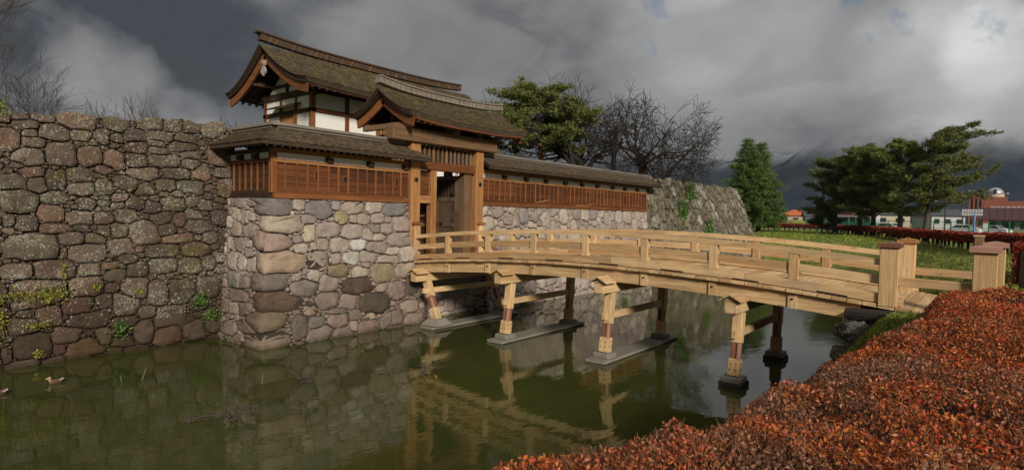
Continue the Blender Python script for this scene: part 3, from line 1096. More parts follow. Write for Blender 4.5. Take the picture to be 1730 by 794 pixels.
def slab(S, T, nu, nv):
    """closed slab between an upper surface S and a lower surface T"""
    m = MB()
    vs = []
    for fn in (S, T):
        for j in range(nv + 1):
            for i in range(nu + 1):
                vs.append(fn(i / nu, j / nv))
    o = (nu + 1) * (nv + 1)
    idx = lambda i, j, k=0: k * o + j * (nu + 1) + i
    fs = []
    for j in range(nv):
        for i in range(nu):
            fs.append((idx(i, j), idx(i + 1, j), idx(i + 1, j + 1), idx(i, j + 1)))
            fs.append((idx(i, j, 1), idx(i, j + 1, 1), idx(i + 1, j + 1, 1), idx(i + 1, j, 1)))
    for i in range(nu):
        fs.append((idx(i, 0), idx(i, 0, 1), idx(i + 1, 0, 1), idx(i + 1, 0)))
        fs.append((idx(i, nv), idx(i + 1, nv), idx(i + 1, nv, 1), idx(i, nv, 1)))
    for j in range(nv):
        fs.append((idx(0, j), idx(0, j + 1), idx(0, j + 1, 1), idx(0, j, 1)))
        fs.append((idx(nu, j), idx(nu, j, 1), idx(nu, j + 1, 1), idx(nu, j + 1)))
    return m.add(vs, fs)


# ------------------------------------------------------------------ plank fences on the walls
ZS, ZR = 3.95, 4.96          # underside of the sill, middle of the top rail


def share(name, m, mat):
    """a mesh to be used by many alike parts, modelled round the origin"""
    me = m.mesh(name)
    me.materials.append(mat)
    return me


def fence_run(root, a, b, axis, face, loops, blocks, dark=False, skip_end=False):
    """one straight run of fence: axis 'x' runs along X with its face at Y = face, axis 'y' along Y with its face at X = face"""
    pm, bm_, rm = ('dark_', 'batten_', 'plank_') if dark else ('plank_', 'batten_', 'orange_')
    al = 'x' if axis == 'x' else 'y'

    def B(s0, s1, o0, o1, z0, z1):               # o: distance in front of the face
        m = MB()
        if axis == 'x':
            return m.box(s0, s1, face - o1, face - o0, z0, z1)
        return m.box(face - o1, face - o0, s0, s1, z0, z1)
    L = b - a
    B(a, b, -.10, .09, ZS, ZS + .13).build('sill', MATS[(pm if dark else 'batten_') + al], root)
    B(a, b, -.06, .055, ZS + .13, ZS + .20).build('lower_rail', MATS[(pm if dark else 'plank_') + al], root)
    # four lapped boards, cut at random joints
    z = ZS + .20
    for k in range(4):
        h = .195
        s = a
        while s < b - .05:
            e = min(b, s + random.uniform(1.6, 2.6))
            if b - e < .6:
                e = b
            m = MB()
            n = MB()
            o0, o1 = .012, .030
            if axis == 'x':
                vs = [(s, face - o1, z), (e - .004, face - o1, z), (e - .004, face - o0, z + h + .015), (s, face - o0, z + h + .015), (s, face + .01, z), (e - .004, face + .01, z), (e - .004, face + .01, z + h + .015), (s, face + .01, z + h + .015)]
            else:
                vs = [(face - o1, e - .004, z), (face - o1, s, z), (face - o0, s, z + h + .015), (face - o0, e - .004, z + h + .015), (face + .01, e - .004, z), (face + .01, s, z), (face + .01, s, z + h + .015), (face + .01, e - .004, z + h + .015)]
            n.add(vs, [(0, 1, 2, 3), (5, 4, 7, 6), (4, 5, 1, 0), (3, 2, 6, 7), (1, 5, 6, 2), (4, 0, 3, 7)])
            n.build('board', MATS[pm + al], root)
            s = e
        z += h
    # battens
    nb = round(L / .337)
    st = L / nb
    me = share('batten', MB().beam((0, 0, 0), (0, 0, .79), .05, .045, .006, (0, 1, 0)), MATS[bm_ + 'z'])
    for i in range(nb + 1):
        s = min(max(a + i * st, a + .03), b - .03)
        loc = (s, face - .052, ZS + .20) if axis == 'x' else (face - .052, s, ZS + .20)
        link('batten', me, None, root, loc)
    B(a, b, -.06, .075, ZR - .05, ZR + .05).build('top_rail', MATS[(rm if not dark else 'plank_') + al], root)
    # loopholes: a frame round a near-black box that paints in the shaded hole
    for s, w, h, zc in loops:
        f = MB()
        t = .022
        for q in ((s - w / 2 - t, s - w / 2, zc - h / 2 - t, zc + h / 2 + t), (s + w / 2, s + w / 2 + t, zc - h / 2 - t, zc + h / 2 + t), (s - w / 2, s + w / 2, zc - h / 2 - t, zc - h / 2), (s - w / 2, s + w / 2, zc + h / 2, zc + h / 2 + t)):
            f.box(q[0], q[1], face - .047, face - .01, q[2], q[3])
        fo = f.build('loophole', MATS['batten_z'], root)
        MB().box(s - w / 2, s + w / 2, face - .036, face - .005, zc - h / 2, zc + h / 2).build('hole_shade', MATS['dark_inside'], fo)
    # plaster strip between dark blocks, then the wall plate
    edges = [a] + blocks + [b]
    for s in blocks:
        B(s - .10, s + .10, -.05, .16, ZR + .055, ZR + .185).build('bracket', MATS['dark_' + al], root)
    for s0, s1 in zip(edges, edges[1:]):
        B(s0 + (.10 if s0 in blocks else .02), s1 - (.10 if s1 in blocks else .02), -.05, .02, ZR + .05, ZR + .22).build('plaster_panel', MATS['plaster'], root)
    B(a, b, -.06, .07, ZR + .22, ZR + .34).build('wall_plate', MATS[('orange_' if not dark else 'dark_') + al], root)


def fence_roof(root, path_outer, path_ridge, path_inner, z_eave, z_ridge, per_m=8):
    """roof over a fence: eave line in front, ridge, eave line behind; each path is a list of plan points"""
    def lerp(p, q, t):
        return tuple(p[i] + (q[i] - p[i]) * t for i in range(len(p)))
    roof = MB()
    fields = []
    raft = MB()
    for k in range(len(path_outer) - 1):
        for side, path in (('front', path_outer), ('back', path_inner)):
            r0, r1, e0, e1 = path_ridge[k], path_ridge[k + 1], path[k], path[k + 1]

            def S(u, v, r0=r0, r1=r1, e0=e0, e1=e1):
                r, e = lerp(r0, r1, u), lerp(e0, e1, u)
                p = lerp(r, e, v)
                return Vector((p[0], p[1], z_ridge - .06 + (z_eave - z_ridge + .06) * v + .05 * v * (v - 1) * 2))

            def Tn(u, v, S=S):
                p = S(u, v)
                return Vector((p.x, p.y, p.z - .07 - .05 * v))
            roof.add(*(lambda m: (m.v, m.f))(slab(S, Tn, 8, 4)))
            length = max((Vector(r1) - Vector(r0)).length, (Vector(e1) - Vector(e0)).length)
            if side == 'front':
                fields.append(shingle_field(S, max(3, int(length * per_m)), 9))
                n = int((Vector(e1) - Vector(e0)).length / .21)
                for i in range(n):
                    u = (i + .5) / n
                    a, b = S(u, .25), S(u, .95)
                    raft.beam(a - Vector((0, 0, .16)), b - Vector((0, 0, .155)), .06, .07, .006)
            else:
                fields.append(shingle_field(S, max(3, int(length * per_m * .5)), 5))
    o = roof.build('roof', MATS['roof_edge'], root)
    shingles('shingles', fields, MATS['shingle_plank'], o)
    ro = raft.build('rafters', MATS['dark_y'], o)
    tag(ro, 'row of small dark rafters under the eave', None, None, 'stuff')
    m = MB()
    for k in range(len(path_ridge) - 1):
        a, b = Vector((*path_ridge[k], z_ridge + .03)), Vector((*path_ridge[k + 1], z_ridge + .03))
        d = (b - a).normalized() * (.16 if k < len(path_ridge) - 2 else 0)
        m.beam(a, b + d, .34, .09, .012)
        m.beam(a - Vector((0, 0, .075)), b - Vector((0, 0, .075)), .24, .07, .01)
    m.build('ridge_board', MATS['grey_x'], o)


# corner fence left of the gate
fl = thing('plank_fence', (8.4, 15.1, ZS), 'corner plank fence with shingle roof and three loopholes, left of the gate', 'fence')
FX, FY = 8.34, 15.0
fence_run(fl, FX, 13.08, 'x', FY, [(9.66, .11, .26, 4.62), (10.62, .13, .17, 4.56), (12.58, .11, .26, 4.60)], [10.05, 11.5, 12.9])
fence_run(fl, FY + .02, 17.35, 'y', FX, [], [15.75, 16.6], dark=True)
MB().beam((FX + .02, FY + .02, ZS + .13), (FX + .02, FY + .02, ZR + .34), .17, .17, .012, (0, 1, 0)).build('corner_post', MATS['batten_z'], fl)
MB().box(FX + .10, 13.06, FY + .06, FY + .12, ZS, ZR + .3).box(FX + .06, FX + .12, FY + .13, 17.35, ZS, ZR + .3).build('backing', MATS['dark_z'], fl)
fence_roof(fl, [(FX - .62, 17.75), (FX - .62, FY - .60), (13.55, FY - .60)], [(FX + .20, 17.75), (FX + .20, FY + .20), (13.10, FY + .20)],
           [(FX + 1.0, 17.75), (FX + 1.0, FY + 1.0), (13.10, FY + 1.0)], 5.43, 5.93)

# long fence right of the gate
fr = thing('plank_fence', (23.5, 15.1, ZS), 'long straight plank fence with shingle roof, right of the gate', 'fence')
fence_run(fr, 16.72, 30.5, 'x', FY, [(17.04, .115, .25, 4.58), (19.05, .115, .25, 4.56), (19.9, .12, .18, 4.50), (21.93, .115, .25, 4.56), (22.75, .12, .18, 4.5), (24.74, .115, .25, 4.56), (25.64, .12, .18, 4.5), (27.6, .115, .25, 4.56), (28.5, .12, .18, 4.5)],
          [18.0, 19.4, 20.8, 22.3, 23.7, 25.1, 26.6, 27.9, 29.3])
MB().box(16.74, 30.48, FY + .06, FY + .12, ZS, ZR + .3).build('backing', MATS['dark_z'], fr)
fence_roof(fr, [(16.5, FY - .60), (31.2, FY - .60)], [(16.8, FY + .2), (31.0, FY + .2)], [(16.8, FY + 1.0), (31.0, FY + 1.0)], 5.42, 5.90)
# warped strip come loose along the foot of the boards
m = MB()
m.sweep([(20.1, 14.93, 4.14), (20.9, 14.92, 4.26), (21.1, 14.92, 4.30)], (0, 0, 1), .02, .05)
m.build('loose_strip', MATS['orange_x'], fr)
m = MB()
m.sweep([(23.2, 14.93, 4.10), (24.2, 14.92, 4.10), (24.7, 14.92, 4.22)], (0, 0, 1), .02, .05)
m.build('loose_strip', MATS['orange_x'], fr)


# ------------------------------------------------------------------ gabled roofs of gate and tower
def gable_roof(root, x0, x1, yr, zr, df, db, zf, zb, p, lift, th, nsh, rows, sh_mat, barge_mat, barge_h, wall_y, raft_step):
    """yr, zr ridge; df, db depth to the front and back eave; zf, zb eave heights; concave slopes with upturned ends"""
    def prof(v, back):
        d, ze = (db, zb) if back else (df, zf)
        y = yr + (d if back else -d) * v
        return y, zr - (zr - ze) * (1 - max(0, 1 - v) ** p) if p != 1 else zr - (zr - ze) * v

    def surf(back):
        def S(u, v):
            y, z = prof(v, back)
            e = abs(2 * u - 1) ** 3
            over = .10 * (1 - v)                 # the ridge is a touch longer than the eave
            x = x0 - over + (x1 - x0 + 2 * over) * u
            return Vector((x, y, z + lift * e * (.35 + .65 * v * v)))
        return S

    def under(S):
        def T(u, v):
            q = S(u, v)
            k = th * (1.0 - .25 * (1 - v))
            uu = min(max(u, .012), .988)
            q2 = S(uu, v * .985)
            return Vector((q2.x, q2.y, q2.z - k))
        return T
    Sf, Sb = surf(False), surf(True)
    m = slab(Sf, under(Sf), 24, 14)
    b = slab(Sb, under(Sb), 24, 14)
    m.add(b.v, b.f)
    ro = m.build('roof', MATS['roof_edge'], root)
    recalc(ro)
    shingles('shingles', [shingle_field(Sf, nsh, rows, 1.7, .02, .012), shingle_field(Sb, nsh // 2, rows // 2, 1.7, .02, .012)], sh_mat, ro)
    # curved bargeboards under both gable edges
    for xe, sx in ((x0, 1), (x1, -1)):
        u = .02 if sx == 1 else .98
        for back in (False, True):
            S = Sb if back else Sf
            pts, hs = [], []
            for i in range(13):
                v = (.955 if sx == 1 else .87) * i / 12
                q = S(u, v)
                hh = barge_h * (1.0 - .12 * math.sin(math.pi * i / 12))
                pts.append(Vector((xe + sx * .20, q.y, q.z - th - hh * .55)))
                hs.append(hh)
            MB().sweep(pts, (0, 0, 1), .085, hs).build('bargeboard', barge_mat, root)
            # roof edge strip above the bargeboard
            pts2 = [Vector((xe + sx * .12, q.y, q.z + hs[i] * .55 + .035)) for i, q in enumerate(pts)]
            MB().sweep(pts2, (0, 0, 1), .12, .06).build('edge_strip', MATS['dark_y'], root)
    # rafters
    n = int((x1 - x0 - .7) / raft_step)
    for back in (False, True):
        S = Sb if back else Sf
        a, bq = S(.5, .45), S(.5, .965)
        d = MB().beam((0, 0, 0), tuple(bq - a), .075, .09, .008)
        me = share('rafter', d, MATS['dark_y'])
        for i in range(n + 1):
            x = x0 + .4 + (x1 - x0 - .8) * i / n
            u = (x - x0) / (x1 - x0)
            q = S(u, .45)
            link('rafter', me, None, root, (x, a.y, q.z - th - .06))
    m = MB()
    m.sweep([Vector((x0 + .25 + (x1 - x0 - .5) * i / 16, Sf(i / 16, .955).y, Sf(.03 + .94 * i / 16, .955).z - th - .02)) for i in range(17)], (0, 0, 1), .09, .10)
    m.build('eave_board', MATS['plank_x'], root)
    # boarded gable soffits
    return Sf, Sb, ro


def front_gate():
    g = thing('gate', (14.9, 15.0, 2.08), 'timber front gate with open doors and curved shingle roof at bridge end', 'gate')
    PX = (13.29, 16.45)
    for x in PX:
        p = MB().beam((x, 15.02, 2.05), (x, 15.02, 6.02), .40, .40, .018, (0, 1, 0)).build('post', MATS['orange_z'], g)
        st = MB()
        st.tube([(x - .0, 14.84, 4.72), (x, 14.80, 4.72), (x, 14.78, 4.72)], [.085, .08, .045], 12)
        st.build('stud', MATS['iron'], p, True)
        MB().box(x - .215, x + .215, 14.805, 15.235, 2.06, 2.42).build('post_shoe', MATS['redwood_z'], p)
    # great beam on top, running past the posts
    MB().beam((12.20, 14.92, 6.17), (17.28, 14.92, 6.17), .46, .45, .03).build('main_beam', MATS['old_x'], g)
    MB().beam((13.50, 15.02, 5.23), (16.24, 15.02, 5.23), .30, .28, .015).build('lintel', MATS['batten_x'], g)
    me = share('grille_bar', MB().beam((0, 0, 0), (0, 0, .60), .085, .075, .01, (0, 1, 0)), MATS['old_z'])
    for i in range(13):
        link('grille_bar', me, None, g, (13.62 + i * .2083, 15.02, 5.36))
    MB().box(13.5, 16.25, 15.10, 15.14, 5.37, 5.94).build('grille_back', MATS['dark_inside'], g)
    # side bay left of the opening: boards, cross rail, wicket jamb
    for k in range(4):
        z = 4.22 + k * .215
        MB().box(13.49, 14.06, 15.03 - .004 * (k % 2), 15.09, z, z + .208).build('side_board', MATS['plank_x'], g)
    MB().beam((13.48, 15.02, 4.08), (14.08, 15.02, 4.08), .16, .26, .012).build('side_rail', MATS['orange_x'], g)
    MB().beam((14.20, 15.03, 2.05), (14.20, 15.03, 5.10), .26, .24, .014, (0, 1, 0)).build('jamb', MATS['orange_z'], g)
    MB().beam((15.98, 15.12, 2.05), (15.98, 15.12, 5.10), .40, .30, .014, (0, 1, 0)).build('jamb', MATS['old_z'], g)
    MB().beam((13.5, 15.06, 2.12), (16.2, 15.06, 2.12), .22, .14, .012).build('threshold', MATS['old_x'], g)
    # door leaf, swung inwards on the right jamb
    d = MB().box(15.86, 15.93, 15.34, 17.02, 2.16, 5.02).build('door', MATS['dark_z'], g)
    for k in range(5):
        MB().box(15.825, 15.86, 15.46 + k * .30, 15.46 + k * .30 + .285, 2.26, 4.12).build('panel', wood('door_wood', (.13, .075, .038), (.055, .03, .016), 'z') if 'door_wood' not in MATS else MATS['door_wood'], d)
    for z in (2.2, 3.2, 4.15, 4.95):
        MB().box(15.80, 15.86, 15.34, 17.02, z - .07, z + .07).build('door_rail', MATS['door_wood'], d)
    for y in (15.40, 16.96):
        MB().box(15.795, 15.86, y - .08, y + .08, 2.16, 5.02).build('door_stile', MATS['door_wood'], d)
    for k in range(9):
        MB().box(15.815, 15.86, 15.52 + k * .165, 15.57 + k * .165, 4.22, 4.88).build('door_bar', MATS['dark_z'], d)
    for y, z in ((15.6, 4.36), (16.75, 3.2), (16.15, 3.24), (16.2, 4.4)):
        MB().lathe((15.80, y, z - .05), [(.001, 0), (.06, .01), (.06, .09), (.001, .10)], 8).build('door_fitting', MATS['iron'], d)
    # second leaf, folded back on the left
    d2 = MB().box(14.36, 14.42, 15.30, 16.75, 2.16, 5.02).build('door', MATS['dark_z'], g)
    for z in (2.2, 3.2, 4.15, 4.95):
        MB().box(14.30, 14.36, 15.30, 16.75, z - .07, z + .07).build('door_rail', MATS['old_y'], d2)
    # rear posts that carry the back of the roof
    for x in PX:
        MB().beam((x, 16.5, 2.05), (x, 16.5, 6.3), .26, .26, .012, (0, 1, 0)).build('rear_post', MATS['dark_z'], g)
    # short brackets, purlins and struts under the roof
    for x in (12.75, 14.9, 17.1):
        MB().beam((x, 14.45, 6.46), (x, 16.9, 6.46), .16, .18, .012).build('cross_beam', MATS['old_y'], g)
    for y, z in ((14.50, 6.62), (16.75, 6.62)):
        MB().beam((12.66, y, z), (18.1, y, z), .15, .15, .012).build('purlin', MATS['old_x'], g)
    for x in (14.9, 16.4):
        MB().box(x - .10, x + .10, 14.78, 15.04, 6.40, 6.62).build('bearing_block', MATS['old_x'], g)
    MB().beam((12.8, 15.7, 7.30), (18.0, 15.7, 7.30), .18, .2, .012).build('ridge_beam', MATS['dark_x'], g)
    MB().box(12.95, 17.95, 15.62, 15.78, 6.55, 7.2).build('gable_fill', MATS['dark_x'], g)
    gable_roof(g, 12.42, 18.46, 15.7, 7.62, 1.55, 1.45, 6.72, 6.84, 1.45, .14, .17, 58, 24, MATS['shingle_bark'], MATS['batten_y'], .30, 15.0, .27)
    r = MB()
    pts = [Vector((12.36 + 6.2 * i / 16, 15.7, 7.78 + .16 * abs(2 * i / 16 - 1) ** 3)) for i in range(17)]
    r.sweep(pts, (0, 0, 1), .28, .20)
    r.sweep([q + Vector((0, 0, .125)) for q in pts], (0, 0, 1), .36, .05)
    rd = r.build('ridge_box', MATS['grey_x'], g)
    me = share('ridge_slat', MB().box(-.012, .012, -.155, .155, -.095, .095), MATS['old_z'])
    for i in range(26):
        x = 12.5 + 5.9 * i / 25
        link('ridge_slat', me, None, rd, (x, 15.7, 7.78 + .16 * abs(2 * (x - 12.36) / 6.2 - 1) ** 3))
    return g


front_gate()

# a low barrier and tools left inside the gate
b = thing('barrier', (13.95, 15.5, 2.08), 'small orange wooden barrier standing just inside the gate', 'barrier')
for x in (13.62, 14.02):
    MB().beam((x, 15.55, 2.08), (x, 15.55, 3.85 if x > 13.8 else 3.45), .09, .09, .008, (0, 1, 0)).build('upright', MATS['redwood_z'], b)
MB().beam((13.5, 15.50, 3.52), (14.5, 15.50, 3.52), .035, .05, .006).build('cross_bar', MATS['redwood_x'], b)
for z in (2.3, 2.55, 2.8):
    MB().box(13.52, 14.12, 15.52, 15.545, z, z + .2).build('board', MATS['redwood_x'], b)
MB().box(14.40, 14.54, 15.44, 15.56, 3.40, 3.60).build('lock_box', MATS['blue_paint'], b)


def tower():
    t = thing('gate_tower', (19, 24, 2.08), 'two storey white walled gate tower with mossy curved roof behind the front gate', 'building')
    X0, X1, Y0, Y1 = 13.96, 23.4, 22.0, 25.62
    ZB, ZM, ZT = 5.2, 7.80, 8.50
    # lower storey, boarded
    MB().box(X0 + .1, X1 - .1, Y0 + .1, Y1 - .1, 2.05, ZB).build('lower_storey', MATS['dark_z'], t)
    MB().box(X0 - .25, X1 + .25, Y0 - .25, Y1 + .25, ZB, ZB + .22).build('floor_beam', MATS['plank_x'], t)
    MB().box(X0 + .10, X1 - .10, Y0 + .10, Y1 - .10, ZB + .22, 9.2).build('core', MATS['dark_inside'], t)
    nx = 6
    xs = [X0 + (X1 - X0) * i / nx for i in range(nx + 1)]
    xs[1:5] = [15.63, 17.3, 18.97, 20.6]
    for i, x in enumerate(xs):
        for y in (Y0, Y1):
            MB().beam((x, y, ZB + .2), (x, y, ZT + .2), .20, .20, .012, (0, 1, 0)).build('post', MATS['batten_z'], t)
    ys = [Y0, Y0 + 1.13, Y0 + 2.32, Y1]
    for x in (X0, X1):
        for y in ys[1:-1]:
            MB().beam((x, y, ZB + .2), (x, y, ZT + .2), .17, .17, .012, (0, 1, 0)).build('post', MATS['batten_z'], t)
    for y in (Y0, Y1):
        MB().beam((X0 - .12, y, ZM), (X1 + .12, y, ZM), .24, .17, .012).build('wall_rail', MATS['plank_x'], t)
        MB().beam((X0 - .2, y, ZT + .12), (X1 + .2, y, ZT + .12), .26, .22, .012).build('wall_plate', MATS['dark_x'], t)
    for x in (X0, X1):
        MB().beam((x, Y0 - .12, ZM), (x, Y1 + .12, ZM), .24, .17, .012).build('wall_rail', MATS['plank_y'], t)
        MB().beam((x, Y0 - .35, ZT + .06), (x, Y1 + .35, ZT + .06), .26, .28, .012).build('tie_beam', MATS['dark_y'], t)
    # plaster panels between the timbers
    for a, b in zip(xs, xs[1:]):
        for z0, z1 in ((ZB + .22, ZM - .085), (ZM + .085, ZT + .02)):
            if a > 17 and a < 18 and z1 < ZM:
                # slatted window
                f = MB().box(a + .10, b - .10, Y0 - .01, Y0 + .08, z0, z1).build('window', MATS['dark_inside'], t)
                me = share('window_bar', MB().beam((0, 0, z0), (0, 0, z1), .09, .06, .008, (0, 1, 0)), MATS['orange_z'])
                for k in range(8):
                    link('window_bar', me, None, f, (a + .2 + k * .18, Y0 - .05, 0))
                continue
            MB().box(a + .10, b - .10, Y0 - .045, Y0 + .09, z0, z1).build('plaster_panel', MATS['plaster'], t)
    for k, (a, b) in enumerate(zip(ys, ys[1:])):
        for z0, z1 in ((ZB + .22, ZM - .085), (ZM + .085, ZT - .08)):
            if k == 1 and z1 < ZM:
                f = MB().box(X0 - .0, X0 + .08, a + .09, b - .09, z0, z1).build('window', MATS['dark_inside'], t)
                me = share('window_bar', MB().beam((0, 0, z0), (0, 0, z1), .06, .10, .008, (0, 1, 0)), MATS['orange_z'])
                for q in range(5):
                    link('window_bar', me, None, f, (X0 - .05, a + .2 + q * .2, 0))
                continue
            MB().box(X0 - .045, X0 + .09, a + .09, b - .09, z0, z1).build('plaster_panel', MATS['plaster'], t)
    # awning board over the side window
    m = MB().add([(X0 - .55, Y0 + .75, 7.92), (X0 - .06, Y0 + .75, 8.12), (X0 - .06, Y0 + 2.75, 8.12), (X0 - .55, Y0 + 2.75, 7.92), (X0 - .55, Y0 + .75, 7.98), (X0 - .06, Y0 + .75, 8.18), (X0 - .06, Y0 + 2.75, 8.18), (X0 - .55, Y0 + 2.75, 7.98)],
                 [(0, 3, 2, 1), (4, 5, 6, 7), (0, 1, 5, 4), (1, 2, 6, 5), (2, 3, 7, 6), (3, 0, 4, 7)])
    m.build('awning', MATS['dark_y'], t)
    # gable triangle: plaster with a post, rail and dark beam end
    for x, s in ((X0, -1), (X1, 1)):
        poly = [(x + s * .02, Y0 + .25, ZT + .2), (x + s * .02, 23.81, 10.0), (x + s * .02, Y1 - .25, ZT + .2)]
        MB().prism(poly, (-s * .1, 0, 0)).build('gable_plaster', MATS['plaster'], t)
        MB().beam((x + s * .05, 23.81, ZT + .2), (x + s * .05, 23.81, 9.9), .16, .10, .01, (0, 1, 0)).build('king_post', MATS['dark_z'], t)
        MB().beam((x + s * .06, Y0 + .55, 9.0), (x + s * .06, Y1 - .55, 9.0), .10, .12, .01).build('gable_rail', MATS['dark_y'], t)
        MB().beam((x + s * .10, Y0 + .62, 8.95), (x + s * .55, Y0 + .62, 8.95), .26, .34, .03).build('beam_end', MATS['iron'], t)
    gable_roof(t, 12.70, 25.05, 23.81, 10.42, 3.30, 3.15, 8.62, 8.62, 1.55, .16, .20, 104, 34, MATS['shingle_bark'], MATS['batten_y'], .36, Y0, .33)
    # purlin ends and boarded gable ceiling
    for y, z in ((21.1, 8.68), (26.4, 8.68), (22.6, 9.05), (25.0, 9.05)):
        MB().beam((12.98, y, z), (24.45, y, z), .18, .18, .012).build('purlin', MATS['dark_x'], t)
    MB().beam((12.98, 23.81, 9.95), (24.45, 23.81, 9.95), .2, .24, .012).build('ridge_beam', MATS['dark_x'], t)
    # carved pendant under the apex
    g = MB()
    pr = [(.0, .0), (.16, -.04), (.24, -.16), (.20, -.28), (.10, -.34), (.17, -.42), (.25, -.58), (.17, -.70), (.07, -.62), (.05, -.78), (-.05, -.78), (-.07, -.62), (-.17, -.70), (-.25, -.58), (-.17, -.42), (-.10, -.34), (-.20, -.28), (-.24, -.16), (-.16, -.04)]
    g.prism([(12.78, 23.81 + a * .78, 9.86 + b * .85) for a, b in pr], (.07, 0, 0))
    go = g.build('pendant', MATS['gegyo_paint'], t)
    MB().tube([(12.70, 23.81, 9.68), (12.78, 23.81, 9.68)], [.05, .07], 6).build('rosette', MATS['orange_x'], go)
    # ridge: boarded box with slanting slats and a cap
    r = MB()
    L0, L1 = 12.62, 24.52
    pts = [Vector((L0 + (L1 - L0) * i / 20, 23.81, 10.55 + .20 * abs(2 * i / 20 - 1) ** 3 * (1 if i < 10 else .8))) for i in range(21)]
    r.sweep(pts, (0, 0, 1), .30, .24)
    rd = r.build('ridge_box', MATS['dark_x'], t)
    MB().sweep([q + Vector((-.14 if i == 0 else 0, 0, .19)) for i, q in enumerate(pts)], (0, 0, 1), .40, .07).build('ridge_cap', MATS['dark_x'], t)
    me = share('ridge_slat', MB().prism([(-.10, -.165, -.115), (-.01, -.165, -.115), (.10, -.165, .115), (.01, -.165, .115)], (0, .33, 0)), wood('ridge_slat_wood', (.10, .072, .045), (.05, .034, .022), 'z'))
    for i in range(44):
        x = L0 + .15 + (L1 - L0 - .3) * i / 43
        link('ridge_slat', me, None, rd, (x, 23.81, 10.545 + .20 * abs(2 * (x - L0) / (L1 - L0) - 1) ** 3))
    return t


tower()

# ------------------------------------------------------------------ the bridge
def deck(y):
    return 2.40 - .0078 * (y - 8.0) ** 2


XN, XF = 13.30, 16.50
YK = [1.44 + 1.691 * i for i in range(9)]                  # newel, seven posts, newel at the gate


def arc(y0, y1, x, dz, n=None):
    n = n or max(2, int((y1 - y0) / .5))
    return [Vector((x, y0 + (y1 - y0) * i / n, deck(y0 + (y1 - y0) * i / n) + dz)) for i in range(n + 1)]


